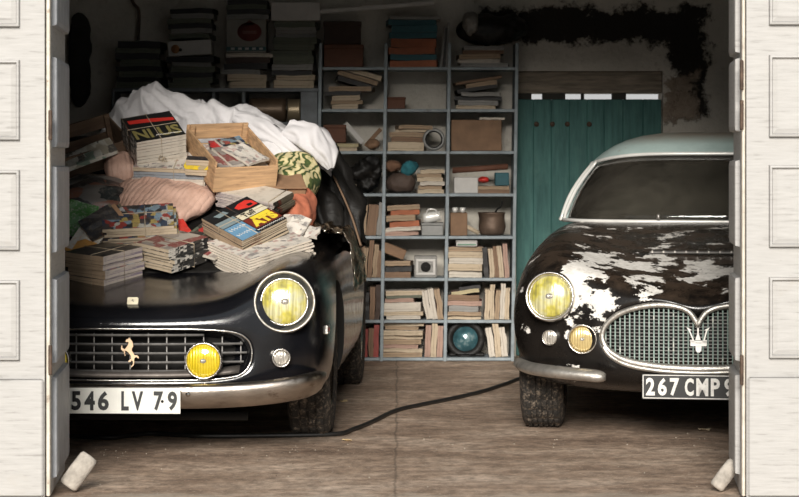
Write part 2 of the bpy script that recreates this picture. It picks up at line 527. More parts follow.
def paint_peel():
    b = NB('flaking_black_over_white_primer')
    v = b.coord('Object')
    n = b.noise(v, 3, 8, 0.7)
    c = b.ramp(n, [(0.3, (0.0045, 0.0042, 0.004)), (0.7, (0.016, 0.013, 0.011))])
    n3 = b.noise(v, 8, 8, 0.75)
    geo = b.n('ShaderNodeNewGeometry'); sn = b.n('ShaderNodeSeparateXYZ'); b.l(geo.outputs['Normal'], sn.inputs[0])
    up = b.ramp(sn.outputs['Z'], [(0.55, 0.0), (0.95, 1.0)])
    c = b.mix(b.math('MULTIPLY', b.math('MULTIPLY', b.ramp(n3, [(0.38, 0.0), (0.62, 1.0)]), up), 0.8), c, (0.085, 0.058, 0.040))
    ob = b.n('ShaderNodeSeparateXYZ'); b.l(v, ob.inputs[0])
    X, Y, Z = ob.outputs
    # where paint has gone: bonnet front and its flanks, around lamps, cowl edge
    vs = b.coord('Object', (0.8, 0.8, 1.3), (3.1, 1.7, 0.4))
    p = b.noise(vs, 6.5, 10, 0.66)
    a1 = b.math('SUBTRACT', 1.0, b.math('MINIMUM', 1.0, b.math('MULTIPLY', b.math('ABSOLUTE', b.math('SUBTRACT', Y, 0.40)), 1.35)))      # bonnet nose
    a2 = b.ramp(b.math('ADD', X, 1.0), [(0.36, 0.0), (0.52, 1.0)])     # not on the outer fender
    reg = b.math('MULTIPLY', b.math('MULTIPLY', a1, a2), b.ramp(Z, [(0.50, 0.0), (0.60, 1.0)]))
    low = b.math('MULTIPLY', b.ramp(b.math('ABSOLUTE', b.math('ADD', X, 0.47)), [(0.08, 1.0), (0.22, 0.0)]), b.ramp(Z, [(0.30, 0.6), (0.62, 1.0)]))
    low = b.math('MULTIPLY', low, b.ramp(Y, [(0.35, 0.85), (0.7, 0.0)]))
    cowl = b.math('MULTIPLY', b.ramp(Y, [(0.93, 0.0), (0.99, 0.65)]), b.ramp(b.math('MULTIPLY', Y, 0.5), [(0.80, 1.0), (0.84, 0.0)]))
    reg = b.math('MAXIMUM', b.math('MAXIMUM', reg, low), b.math('MAXIMUM', b.math('MULTIPLY', cowl, 0.7), 0.14))
    thr = b.math('SUBTRACT', 0.695, b.math('MULTIPLY', reg, 0.235))
    er = b.math('MULTIPLY', b.math('SUBTRACT', b.noise(vs, 34, 6, 0.7), 0.5), 0.16)
    k = b.ramp(b.math('SUBTRACT', b.math('ADD', p, er), b.math('ADD', thr, 0.006)), [(0.0, 0.0), (0.010, 1.0)])
    wh = b.ramp(b.noise(v, 30, 6, 0.7), [(0.3, (0.55, 0.52, 0.47)), (0.6, (0.85, 0.82, 0.77))])
    c = b.mix(k, c, wh)
    b.l(c, b.p.inputs['Base Color'])
    b.l(b.mix(k, b.ramp(n3, [(0.35, 0.17), (0.7, 0.42)]), (0.75, 0.75, 0.75)), b.p.inputs['Roughness'])
    b.bump(b.math('SUBTRACT', b.math('MULTIPLY', n3, 0.1), b.math('MULTIPLY', k, 0.25)), 0.5, 0.004)
    return b.m
M_peel = paint_peel()
M_dark = mat('black_underbody', (0.008, 0.007, 0.006), 0.9, 0, 0.3)
M_chrome = mat('pitted_chrome', (0.62, 0.59, 0.55), 0.24, 1.0, 0.2, 30, 0.15, 120, dirt=((0.20, 0.15, 0.11), 0.60))
M_bump = mat('tarnished_bumper_chrome', (0.46, 0.41, 0.36), 0.30, 1.0, 0.25, 12, 0.15, 90, dirt=((0.13, 0.09, 0.065), 0.55), stretch=(1, 1, 3))
M_dull = mat('dull_grey_aluminium', (0.60, 0.57, 0.52), 0.44, 0.85, 0.25, 22, 0.2, 100, dirt=((0.16, 0.12, 0.09), 0.60))
M_bars = mat('oxidised_grille_bars', (0.22, 0.21, 0.20), 0.5, 0.6, 0.3, 30)
M_rubber = None
def rubber():
    b = NB('dusty_tyre_rubber')
    v = b.coord('Object')
    n = b.noise(v, 40, 8, 0.8)
    c = b.ramp(n, [(0.35, (0.012, 0.011, 0.010)), (0.52, (0.035, 0.030, 0.025)), (0.60, (0.20, 0.16, 0.12))])
    b.l(c, b.p.inputs['Base Color']); b.set(Roughness=0.85)
    b.bump(b.noise(v, 70, 5, 0.7), 0.7, 0.01)
    return b.m
M_rubber = rubber()
def lens_mat(name, col, em=0):
    b = NB(name)
    v = b.coord('Object', (1, 1, 1))
    wv = b.n('ShaderNodeTexWave'); wv.inputs['Scale'].default_value = 28; wv.inputs['Distortion'].default_value = 0.4
    b.l(v, wv.inputs['Vector'])
    n = b.noise(v, 18, 5, 0.7)
    c = b.mix(b.ramp(wv.outputs['Fac'], [(0.3, 0.0), (0.9, 0.35)]), col, tuple(min(1, k * 1.5 + .05) for k in col))
    c = b.mix(b.ramp(n, [(0.5, 0.0), (0.75, 0.6)]), c, tuple(k * .35 for k in col))
    b.l(c, b.p.inputs['Base Color'])
    b.set(Roughness=0.22, Metallic=0.35)
    b.p.inputs['Coat Weight'].default_value = 1.0
    b.p.inputs['Coat Roughness'].default_value = 0.05
    b.bump(wv.outputs['Fac'], 0.5, 0.003)
    return b.m
def headlens():
    b = NB('pale_yellow_fluted_glass')
    v = b.coord('Object', (1, 1, 1))
    vf = b.coord('Object', (70, 1, 4))
    fl = b.noise(vf, 1.0, 3, .6)
    n = b.noise(v, 11, 3, .6)
    c = b.ramp(n, [(0.32, (0.26, 0.23, 0.05)), (0.44, (0.66, 0.58, 0.10)), (0.56, (0.74, 0.70, 0.38)), (0.68, (0.60, 0.60, 0.48))])  # patchy tones stand in for streak and bowl reflections in the lens
    c = b.mix(b.ramp(fl, [(0.42, 0.55), (0.58, 0.0)]), c, (0.24, 0.22, 0.09))
    b.l(c, b.p.inputs['Base Color']); b.set(Roughness=0.18, Metallic=0.25)
    b.p.inputs['Coat Weight'].default_value = 1.0
    b.p.inputs['Coat Roughness'].default_value = 0.04
    b.bump(fl, 0.5, 0.003)
    return b.m
M_yellow = headlens()
M_yell2 = lens_mat('strong_yellow_glass', (0.72, 0.52, 0.01))
M_pale = lens_mat('pale_amber_glass', (0.60, 0.46, 0.20))
M_clear = lens_mat('frosted_clear_glass', (0.42, 0.39, 0.34))
M_well = mat('grimy_lamp_well', (0.10, 0.10, 0.09), 0.35, 0.5, 0.5, 20)
M_refl = mat('silvered_bowl', (0.8, 0.78, 0.70), 0.2, 1.0, 0.1)
def glass_mat(name, tint, dustc, dust):
    b = NB(name)
    t = b.t
    tr = b.n('ShaderNodeBsdfTransparent'); tr.inputs[0].default_value = (*tint, 1)
    gl = b.n('ShaderNodeBsdfGlossy'); gl.inputs['Roughness'].default_value = 0.04
    df = b.n('ShaderNodeBsdfDiffuse'); df.inputs[0].default_value = (*dustc, 1)
    fr = b.n('ShaderNodeFresnel'); fr.inputs[0].default_value = 1.5
    m1 = b.n('ShaderNodeMixShader'); m2 = b.n('ShaderNodeMixShader')
    b.l(fr.outputs[0], m1.inputs[0]); b.l(tr.outputs[0], m1.inputs[1]); b.l(gl.outputs[0], m1.inputs[2])
    nn = b.noise(b.coord('Object'), 4, 7, 0.7)
    b.l(b.ramp(nn, [(0.3, dust * .4), (0.75, dust * 1.6)]), m2.inputs[0])
    b.l(m1.outputs[0], m2.inputs[1]); b.l(df.outputs[0], m2.inputs[2])
    b.l(m2.outputs[0], b.out.inputs[0])
    return b.m
M_wglass = glass_mat('dusty_windscreen_glass', (0.60, 0.62, 0.60), (0.30, 0.27, 0.22), 0.10)
M_lglass = glass_mat('clear_lamp_cover', (0.95, 0.95, 0.9), (0.5, 0.5, 0.45), 0.05)
M_leather = mat('cracked_tan_leather', (0.28, 0.18, 0.09), 0.6, 0, 0.3, 12, 0.3)

def car_body(name, half_rings, parent, paint, cutters, sub=2):
    rings = []
    for hr in half_rings:
        full = [(u, v, w) for u, v, w in hr] + [(-u, v, w) for u, v, w in reversed(hr[1:-1])]
        rings.append(full)
    m = MB(); m.loft(rings, True, True, 0, True)
    me = m.mesh(name, [paint, M_dark])
    o = bpy.data.objects.new(name, me); C.objects.link(o)
    s = o.modifiers.new('s', 'SUBSURF'); s.levels = sub; s.render_levels = sub
    cuts = []
    for cm in cutters:
        c = bpy.data.objects.new('c', cm.mesh('c', [M_dark])); C.objects.link(c); cuts.append(c)
        b = o.modifiers.new('b', 'BOOLEAN'); b.operation = 'DIFFERENCE'; b.object = c; b.solver = 'EXACT'
        try: b.material_mode = 'TRANSFER'
        except Exception: pass
    dg = bpy.context.evaluated_depsgraph_get(); dg.update()
    nm = bpy.data.meshes.new_from_object(o.evaluated_get(dg))
    nm.name = name
    for c in cuts: bpy.data.objects.remove(c)
    o.modifiers.clear(); o.data = nm
    # keep the paint smooth and the cut edges crisp
    try: nm.set_sharp_from_angle(angle=R(38))
    except Exception: pass
    o.parent = parent
    return o

def sweep(mb, path, prof, mi=0, taper=None, smooth=True):
    """path of (x,y,z); outward = right of direction in xy when path runs -x..+x on the nose (toward -y). prof [(out,up)] closed"""
    P = [Vector(p) for p in path]; rings = []
    for i, p in enumerate(P):
        d = P[min(i + 1, len(P) - 1)] - P[max(i - 1, 0)]; d.z = 0; d.normalize()
        o = Vector((d.y, -d.x, 0))
        k = taper(i / (len(P) - 1)) if taper else 1
        rings.append([tuple(p + o * a * k + Vector((0, 0, b_ * k))) for a, b_ in prof])
    mb.loft(rings, True, True, mi, smooth)

def lamp(parent, name, u, v, w, r_out, r_lens, lens, yaw=0, pitch=0, depth=.10, ringmat=None, cover=False, proud=0.02, body=None, ring_t=.010):
    """round lamp looking toward -y: outer bezel, bowl and a domed fluted lens"""
    e = bpy.data.objects.new(name, None); C.objects.link(e); e.parent = parent
    e.location = (u, v, w); e.rotation_euler = (pitch, 0, yaw)
    A = RX(R(90))            # lathe z -> -y
    ringmat = ringmat or M_chrome
    m = MB()
    t = ring_t
    prof = [(r_out - t, -depth), (r_out, -depth * .6), (r_out, proud * .3), (r_out - t * .4, proud * .8), (r_out - t, proud), (r_out - t * 1.8, proud * .7), (r_out - t * 2.1, proud * .2), (r_out - t * 2.2, -.01)]
    m.lathe(prof, 40, 0, A); m.obj('bezel', ringmat if not body else body, e)
    if r_lens < r_out - 2.3 * t:
        m = MB(); m.lathe([(r_lens + .009, -.02), (r_lens + .008, 0.006), (r_lens + .004, .012), (r_lens, .008), (r_lens - .002, -.004)], 40, 0, A)
        m.obj('inner_ring', ringmat, e)
        m = MB(); m.lathe([(r_out - t * 2.0, .002), (r_lens + .007, -.014)], 40, 0, A); m.obj('rim_well', M_well, e)
    m = MB()
    dome = [(r_lens * math.sin(a), (-.004 + proud * .5) + r_lens * .28 * math.cos(a) - 0) for a in [math.pi / 2 * (1 - k / 8) for k in range(9)]]
    dome[-1] = (0.0004, dome[-1][1])
    m.lathe([(r_lens, -.02)] + dome, 40, 0, A); m.obj('lens', lens, e)
    # bulb shield seen through the lens
    m = MB(); zf = -.004 + proud * .5 + r_lens * .28
    m.lathe([(.0004, zf + .0035), (r_lens * .16, zf + .003), (r_lens * .2, zf - .002)], 16, 0, A @ S3(1, .75, 1)); m.obj('bulb_cap', M_clear, e)
    return e

def tyre_wheel(parent, u, v, r, wd, side, spokes=True, groove=4, yaw=0):
    """wheel about local x axis at (u,v,r); side +1 outer face to +x"""
    e = bpy.data.objects.new('wheel', None); C.objects.link(e); e.parent = parent
    e.location = (u, v, r - .006); e.rotation_euler = (0, 0, yaw)
    A = RY(R(90)) if side > 0 else RY(R(-90))
    h = wd / 2; rim = r * .62
    prof = [(rim, -h * .80), (rim + .02, -h * .95), (rim + (r - rim) * .5, -h * 1.02), (r - .03, -h * .96), (r - .008, -h * .82)]
    n = groove
    for k in range(n):
        a = -h * .74 + (k) * h * 1.48 / n; b_ = a + h * 1.48 / n
        prof += [(r, a + .002), (r, b_ - .007), (r - .008, b_ - .006), (r - .008, b_ - .001)]
    prof += [(r - .008, h * .82), (r - .03, h * .96), (rim + (r - rim) * .5, h * 1.02), (rim + .02, h * .95), (rim, h * .80)]
    # sidewall rings + tread sipes cut as radius steps
    m = MB(); N = 96; rings = []
    for q, (rr, z) in enumerate(prof):
        ring = []
        for k in range(N):
            f = rr
            if rr >= r - .0005 and (k % 3 == 0): f = rr - .006
            ang = 2 * math.pi * k / N
            x_, y_ = f * math.cos(ang), f * math.sin(ang)
            ring.append((x_, y_, z))
        rings.append(ring)
    m.loft(rings, False, False, 0, False, A)
    # flat contact patch
    for vtx in m.v:
        if vtx.z < -(r - .010): vtx.z = -(r - .010) + (vtx.z + (r - .010)) * .2
    m.obj('tyre', M_rubber, e)
    m = MB()
    m.lathe([(rim - .03, -h * .5), (rim - .012, -h * .75), (rim + .006, -h * .88), (rim + .010, -h * .80), (rim - .004, -h * .6), (rim - .02, 0), (rim - .004, h * .6), (rim + .010, h * .80), (rim + .006, h * .88), (rim - .012, h * .75), (rim - .03, h * .5), (rim - .035, 0), (rim - .03, -h * .5)], 48, 0, A)
    m.obj('rim', M_chrome, e)
    m = MB()
    if spokes:
        for k in range(36):
            a = 2 * math.pi * k / 36; s_ = 1 if k % 2 else -1
            a2 = a + s_ * .35
            m.tube([A @ Vector((.035 * math.cos(a2), .035 * math.sin(a2), h * (.7 if k % 4 < 2 else -.2))), A @ Vector(((rim - .02) * math.cos(a), (rim - .02) * math.sin(a), h * .3 * s_))], .0022, 5)
    else:
        m.lathe([(.05, h * .35), (rim * .5, h * .45), (rim * .8, h * .2), (rim - .02, h * .3)], 36, 0, A)
    m.obj('spokes' if spokes else 'disc', M_dull, e)
    m = MB(); m.lathe([(.045, -h * .5), (.045, h * .6), (.03, h * .85), (.012, h * .95), (.0005, h * .96)], 20, 0, A)
    m.obj('hub', M_chrome, e)
    return e

def superloop(v0, v1, hw, z, n=64, e=3.0, fz=0.0, flat=0.0):
    """closed loop, k=0 at front centre going to +u; returns list of points; fz lifts the front"""
    out = []; cv = (v0 + v1) / 2; hl = (v1 - v0) / 2
    for k in range(n):
        a = 2 * math.pi * k / n
        s, c = math.sin(a), math.cos(a)
        u = hw * math.copysign(abs(s) ** (2 / e), s)
        vv = cv - hl * math.copysign(abs(c) ** (2 / e), c)
        out.append(Vector((u, vv, z)))
    return out
def patch(L0, L1, k0, k1, t0, t1, bulge, th, nt=6, off=0.0):
    """slab between two loops from index k0..k1 (may be negative) and height fraction t0..t1, with thickness th inward"""
    n = len(L0); ks = list(range(k0, k1 + 1))
    cen = sum(L0, Vector()) / n
    def P(k, t, o):
        a, b = L0[k % n], L1[k % n]
        p = a.lerp(b, t); d = (a - cen); d.z = 0; d.normalize()
        return p + d * (bulge * math.sin(math.pi * t) + off - o)
    vs = []; fs = []; W = len(ks)
    for o in (0, th):
        for i in range(nt + 1):
            for k in ks: vs.append(P(k, t0 + (t1 - t0) * i / nt, o))
    A = lambda s, i, j: s * (nt + 1) * W + i * W + j
    for i in range(nt):
        for j in range(W - 1):
            fs.append((A(0, i, j), A(0, i, j + 1), A(0, i + 1, j + 1), A(0, i + 1, j)))
            fs.append((A(1, i, j), A(1, i + 1, j), A(1, i + 1, j + 1), A(1, i, j + 1)))
    for j in range(W - 1):
        fs.append((A(0, 0, j), A(1, 0, j), A(1, 0, j + 1), A(0, 0, j + 1))); fs.append((A(0, nt, j), A(0, nt, j + 1), A(1, nt, j + 1), A(1, nt, j)))
    for i in range(nt):
        fs.append((A(0, i, 0), A(0, i + 1, 0), A(1, i + 1, 0), A(1, i, 0))); fs.append((A(0, i, W - 1), A(1, i, W - 1), A(1, i + 1, W - 1), A(0, i + 1, W - 1)))
    return vs, fs, P
def dome(mb, L1, h, p=4.2, th=.025, lip=.012, n=9, mi=0):
    c = sum(L1, Vector()) / len(L1); rings = []
    z = max(q.z for q in L1)
    def ring(s, zz): return [tuple(Vector((c.x + (q.x - c.x) * s, c.y + (q.y - c.y) * s, zz + (q.z - z) * min(1, s) ** 3))) for q in L1]
    rings.append(ring(.90, z - .0)); rings.append(ring(1 + lip, z - lip)); rings.append(ring(1 + lip * 1.3, z + .004))
    for k in range(n + 1):
        t = (k / n); s = math.cos(t * math.pi / 2) ** .8 if k < n else .02
        s = max(s, .02); rings.append(ring(s * (1 + lip), z + .008 + h * (1 - s ** p)))
    mb.loft(rings, True, True, mi, True)

def greenhouse(parent, L0, L1, h, paint, glass, trim, bulge=.03, ws=16, pil=2, side=15, rear=32):
    n = len(L0); e = parent
    r = bpy.data.objects.new('roof', None); C.objects.link(r); r.parent = e
    m = MB(); dome(m, L1, h); m.obj('roof_skin', paint, r)
    for a, b_ in ((ws, ws + pil), (-ws - pil, -ws), (ws + pil + side, rear), (-rear, -ws - pil - side)):
        m = MB(); vs, fs, P = patch(L0, L1, a, b_, -.03, 1.02, bulge, .035, off=.006); m.add(vs, fs, 0, True)
        m.obj('pillar', paint, r)
    def pane(name, a, b_, tname):
        g = MB(); vs, fs, P = patch(L0, L1, a, b_, 0.0, 1.0, bulge, .006, off=-.006); g.add(vs, fs, 0, True)
        o = g.obj(name, glass, e)
        pts = [P(k, 0.0, -.015) for k in range(a, b_ + 1)] + [P(b_, t / 8, -.015) for t in range(1, 8)] + [P(k, 1.0, -.015) for k in range(b_, a - 1, -1)] + [P(a, t / 8, -.015) for t in range(7, 0, -1)]
        f = MB(); f.tube(pts, .0095, 8, closed=True); f.obj(tname, trim, o)
        return o
    pane('windscreen', -ws, ws, 'bright_trim')
    pane('side_window', ws + pil, ws + pil + side, 'bright_trim')
    pane('side_window', -ws - pil - side, -ws - pil, 'bright_trim')
    pane('rear_window', rear, n - rear, 'bright_trim')

def wheel_cut(v, r, u0=.50, z=None):
    c = MB(); c.lathe([(0.0005, 0), (r, 0), (r, .6), (0.0005, .6)], 40, 0, T(u0, v, z or r * .96) @ RY(R(90)))
    d = MB(); d.lathe([(0.0005, 0), (r, 0), (r, .6), (0.0005, .6)], 40, 0, T(-u0, v, z or r * .96) @ RY(R(-90)))
    return [c, d]

# ================================================================== black convertible with the papers on it
FX, FY, FA = -1.085, 9.60, R(2.0)
fer = thing('vintage_car', 'black vintage convertible with yellow lamps, buried under tied magazine bundles', 'car', (FX, FY, 0), (0, 0, -FA))
def F2W(u, v, w): return Matrix.Translation((FX, FY, 0)) @ RZ(-FA) @ Vector((u, v, w))
fr = [
 [(0,.17,.50),(.16,.17,.50),(.31,.17,.495),(.40,.17,.48),(.435,.17,.46),(.45,.17,.44),(.452,.17,.42),(.445,.17,.395),(.43,.17,.375),(.40,.17,.355),(.31,.17,.345),(.16,.17,.34),(0,.17,.34)],
 [(0,.03,.513),(.165,.035,.513),(.325,.05,.508),(.41,.06,.497),(.452,.07,.475),(.468,.075,.445),(.47,.077,.42),(.463,.075,.39),(.447,.07,.365),(.41,.06,.344),(.325,.05,.333),(.165,.035,.33),(0,.03,.33)],
 [(0,-.005,.525),(.17,0,.525),(.335,.015,.52),(.43,.03,.508),(.475,.04,.48),(.49,.045,.447),(.492,.045,.42),(.486,.045,.388),(.468,.04,.357),(.43,.03,.334),(.335,.015,.322),(.17,0,.319),(0,-.005,.319)],
 [(0,-.008,.535),(.18,-.003,.535),(.345,.012,.53),(.45,.03,.522),(.51,.045,.50),(.535,.05,.46),(.54,.055,.42),(.53,.05,.37),(.505,.045,.335),(.45,.03,.308),(.345,.015,.295),(.18,.0,.29),(0,-.005,.29)],
 [(0,.0,.572),(.18,.005,.573),(.36,.018,.578),(.48,.05,.61),(.57,.075,.62),(.62,.085,.55),(.635,.10,.46),(.625,.10,.37),(.59,.09,.31),(.50,.06,.27),(.36,.04,.25),(.18,.03,.245),(0,.025,.245)],
 [(0,.085,.612),(.18,.088,.613),(.36,.095,.627),(.49,.10,.69),(.615,.11,.748),(.71,.15,.69),(.745,.19,.54),(.735,.19,.41),(.69,.17,.30),(.58,.13,.24),(.4,.1,.215),(.2,.09,.21),(0,.09,.21)],
 [(0,.28,.645),(.18,.28,.647),(.37,.28,.657),(.50,.27,.735),(.63,.25,.787),(.745,.28,.735),(.775,.31,.57),(.77,.31,.42),(.755,.29,.28),(.65,.26,.22),(.42,.22,.20),(.2,.2,.19),(0,.2,.19)],
 [(0,.6,.705),(.18,.6,.705),(.38,.6,.71),(.52,.6,.772),(.64,.6,.82),(.755,.6,.765),(.797,.6,.60),(.797,.6,.42),(.782,.6,.26),(.70,.6,.18),(.42,.6,.17),(.2,.6,.17),(0,.6,.17)],
 [(0,1.0,.765),(.2,1.0,.765),(.40,1.0,.765),(.53,1.0,.80),(.645,1.0,.835),(.757,1.0,.78),(.802,1.0,.61),(.802,1.0,.42),(.785,1.0,.26),(.70,1.0,.18),(.42,1.0,.17),(.2,1.0,.17),(0,1.0,.17)],
 [(0,1.6,.855),(.2,1.6,.855),(.42,1.6,.85),(.54,1.6,.85),(.64,1.6,.845),(.75,1.6,.80),(.785,1.6,.62),(.785,1.6,.42),(.785,1.6,.26),(.70,1.6,.18),(.42,1.6,.17),(.2,1.6,.17),(0,1.6,.17)],
 [(0,2.4,.84),(.2,2.4,.84),(.42,2.4,.84),(.56,2.4,.84),(.66,2.4,.835),(.755,2.4,.79),(.785,2.4,.62),(.785,2.4,.42),(.785,2.4,.26),(.70,2.4,.18),(.42,2.4,.17),(.2,2.4,.17),(0,2.4,.17)],
 [(0,3.3,.80),(.2,3.3,.80),(.40,3.3,.81),(.54,3.3,.83),(.65,3.3,.845),(.757,3.3,.79),(.802,3.3,.62),(.802,3.3,.42),(.785,3.3,.26),(.70,3.3,.18),(.42,3.3,.17),(.2,3.3,.17),(0,3.3,.17)],
 [(0,3.95,.69),(.2,3.95,.69),(.38,3.95,.69),(.50,3.95,.72),(.61,3.95,.74),(.72,3.95,.70),(.765,3.95,.56),(.76,3.95,.42),(.73,3.95,.30),(.64,3.95,.24),(.42,3.95,.22),(.2,3.95,.22),(0,3.95,.22)],
 [(0,4.25,.54),(.2,4.25,.54),(.36,4.25,.54),(.47,4.25,.56),(.56,4.25,.57),(.63,4.25,.54),(.66,4.25,.48),(.655,4.25,.42),(.63,4.25,.35),(.56,4.25,.31),(.42,4.25,.30),(.2,4.25,.30),(0,4.25,.30)],
]
cab = MB(); cab.box((-.56, 1.95, .40), (.56, 3.0, .98))
car_body('body', fr, fer, M_black, wheel_cut(.92, .345) + wheel_cut(3.32, .345) + [cab])
# grille
def outline(ring, k=1.0):
    r = ring; f = [(u, v, w) for u, v, w in r] + [(-u, v, w) for u, v, w in reversed(r[1:-1])]
    return cat_rom(f, 5, True)
g = bpy.data.objects.new('grille', None); C.objects.link(g); g.parent = fer
m = MB()
def fhalf(z):
    t = (z - .4225) / .088
    return .475 * max(0, 1 - abs(t) ** 3.2) ** .5
for k in range(5):
    z = .497 - k * .0365
    hw = fhalf(z) - .008
    N = 20
    rg = []
    for i in range(N + 1):
        u = -hw + 2 * hw * i / N; v = .035 + .06 * (u / .47) ** 2
        rg.append([(u, v - .010, z - .001), (u, v - .006, z + .0045), (u, v + .02, z + .003), (u, v + .02, z - .003), (u, v - .006, z - .0045)])
    m.loft(rg, True, True, 0, False)
for k in range(-6, 7):
    u = k * .0735 + .0; v = .052 + .06 * (u / .47) ** 2
    zz = [z for z in [.34 + .001 * i for i in range(165)] if fhalf(z) > abs(u) + .004]
    if zz: m.box((u - .0022, v, zz[0]), (u + .0022, v + .006, zz[-1]))
m.obj('grille_bars', M_bars, g)
m = MB(); P = [(u, v - .004, w) for u, v, w in outline(fr[2])]
m.tube(P, .0042, 8, closed=True); m.obj('grille_surround', M_chrome, g)
# lower dull metal lip beneath the bars
m = MB()
rg = []
for i in range(25):
    u = -.44 + .88 * i / 24; v = .005 + .05 * (u / .47) ** 2; zc = .352 + .016 * (abs(u) / .44) ** 4
    rg.append([(u, v - .012, zc - .022), (u, v - .010, zc - .006), (u, v + .05, zc + .006), (u, v + .07, zc - .01), (u, v + .05, zc - .026)])
m.loft(rg, True, True, 0, True); m.obj('grille_lip', mat('dull_dark_metal_lip', (.16, .14, .125), .55, .6, .3, 20), g)
m = MB(); m.bbox((-.43, .135, .35), (.43, .165, .495), .004); m.obj('radiator', M_dark, g)  # matte dark panel added to keep the grille recess black and free of glints
# rearing horse
HP = [(-.9,2.5),(-1.25,2.75),(-1.3,3.15),(-1.45,3.1),(-1.5,2.55),(-1.15,2.2),(-1.0,2.3),(-.95,1.9),(-.70,1.55),(-.82,1.5),(-.72,2.05),(-.85,2.35),(-.35,2.2),(.0,1.9),(.30,1.55),(.35,1.1),(.25,.85),(.65,.75),(.72,.45),(.60,.10),(.35,-.05),(.38,-.25),(.75,.0),(.95,.50),(.90,.95),(1.02,1.25),(1.35,1.35),(1.7,1.1),(1.75,1.35),(1.45,1.6),(1.0,1.6),(.75,1.95),(.50,2.3),(.45,2.6),(.70,2.9),(.72,3.2),(.60,3.6),(.40,3.9),(.05,4.15),(-.02,4.35),(-.15,4.1),(-.5,4.0),(-.65,3.75),(-.58,3.62),(-.15,3.65),(-.12,3.35),(-.40,2.95),(-.72,2.62)]
m = MB(); s = .0305
m.prism([(x * s * .72 , (z - 2.1) * s * .86) for x, z in HP], .006)
# bigger second hind leg
m.prism([(a * s * .72, (b_ - 2.1) * s * .86) for a, b_ in [(.2,1.0),(-.15,.75),(-.1,.55),(.25,.62),(.6,.9)]], .006)
o = m.obj('horse_emblem', mat('worn_brass', (0.72, 0.52, 0.34), 0.5, 0.4, 0.2), g, T(0.004, -.002, .432))
# bonnet badge
m = MB(); bw, bh = .023, .017
rg = [[(bw * x, bh * z, 0) for x, z in [(-1, -.8), (-.8, -1), (.8, -1), (1, -.8), (1, .8), (.8, 1), (-.8, 1), (-1, .8)]], [(bw * .95 * x, bh * .95 * z, .004) for x, z in [(-1, -.8), (-.8, -1), (.8, -1), (1, -.8), (1, .8), (.8, 1), (-.8, 1), (-1, .8)]]]
m.loft(rg, True, True, 0, False)
o = m.obj('bonnet_badge', mat('ivory_enamel', (0.75, 0.68, 0.50), 0.35, 0, 0.15, 40), fer, T(0.0, .125, .628) @ RX(R(58)))
m = MB(); m.prism([(x * .0035, (z - 2.1) * .0032) for x, z in HP], .001); m.obj('badge_mark', M_dark, o, T(0, .0, .0045) @ RX(R(-90)))
# bonnet shut lines and lip
# headlamps
for sd in (1, -1):
    lamp(fer, 'headlamp', .618 * sd, .095, .628, .126, .090, M_yellow, yaw=R(7) * sd, pitch=R(-6), depth=.16, proud=.028, ringmat=M_chrome, ring_t=.006, body=M_dull)
    lamp(fer, 'parking_lamp', .605 * sd, .080, .405, .040, .029, M_clear, yaw=R(10) * sd, depth=.10, proud=.022, ring_t=.005)
    tyre_wheel(fer, .672 * sd, .92, .325, .185, sd)
    tyre_wheel(fer, .680 * sd, 3.32, .325, .185, sd)
    m = MB(); m.bbox((-.006, -.03, -.020), (.014, .03, .020), .004, 0, T(.768 * sd, .36, .50)); mk = m.obj('side_marker', M_chrome, fer)
    m = MB(); m.bbox((-.004, -.014, -.009), (.014 * sd if sd > 0 else .004, .014, .009), .003, 0, T(.770 * sd, .35, .50)); m.obj('marker_lens', mat('dull_red_lens', (.35, .05, .04), .3), mk)
    # fog lamp in front of the grille
    fe = lamp(fer, 'fog_lamp', .305 * sd, -.02, .400, .075, .066, M_yell2, depth=.05, proud=.016, ring_t=.005)
    m = MB(); m.lathe([(.001, -.085), (.03, -.08), (.058, -.05), (.070, -.01), (.068, 0)], 30, 0, RX(R(90))); m.tube([(0, .06, -.03), (0, .075, -.07), (0, .03, -.10)], .008, 8)
    m.obj('lamp_shell', M_dull, fe)
# bumper
prof = [(-.012, -.045), (.004, -.049), (.012, -.046), (.030, -.010), (.037, .018), (.036, .036), (.026, .047), (.006, .050), (-.012, .046), (-.004, .02), (-.004, -.02)]
def bz(u): return .260 + .050 * (abs(u) / .78) ** 4
path = []
for i in range(41):
    t = -1 + 2 * i / 40; a = abs(t)
    u = .757 * math.copysign(min(1, a * 1.12) if a < .80 else .896 + .104 * math.sin((a - .8) / .2 * math.pi / 2), t)
    v = -.055 + .10 * (abs(u) / .70) ** 2.6 if a < .80 else -.055 + .10 * (.694 / .70) ** 2.6 + .11 * (1 - math.cos((a - .8) / .2 * math.pi / 2)) * 1.6 + .07 * (a - .8) / .2
    path.append((u, v, bz(u)))
m = MB(); sweep(m, path, prof, 0, lambda t: 1 if .08 < t < .92 else .55 + .45 * math.sin(min(t, 1 - t) / .08 * math.pi / 2))
bmp = m.obj('front_bumper', M_bump, fer)
m = MB()
for u in (.25, -.34): m.lathe([(.001, .008), (.007, .006), (.010, .001), (.010, -.004)], 12, 0, T(u, -.092 + .03 * abs(u), .272) @ RX(R(90)))
m.obj('bolt', M_chrome, bmp)
m = MB()
for sd in (1, -1): m.tube([(.28 * sd, -.04, .26), (.28 * sd, .16, .27)], .016, 8)
m.obj('bracket', M_dark, bmp)
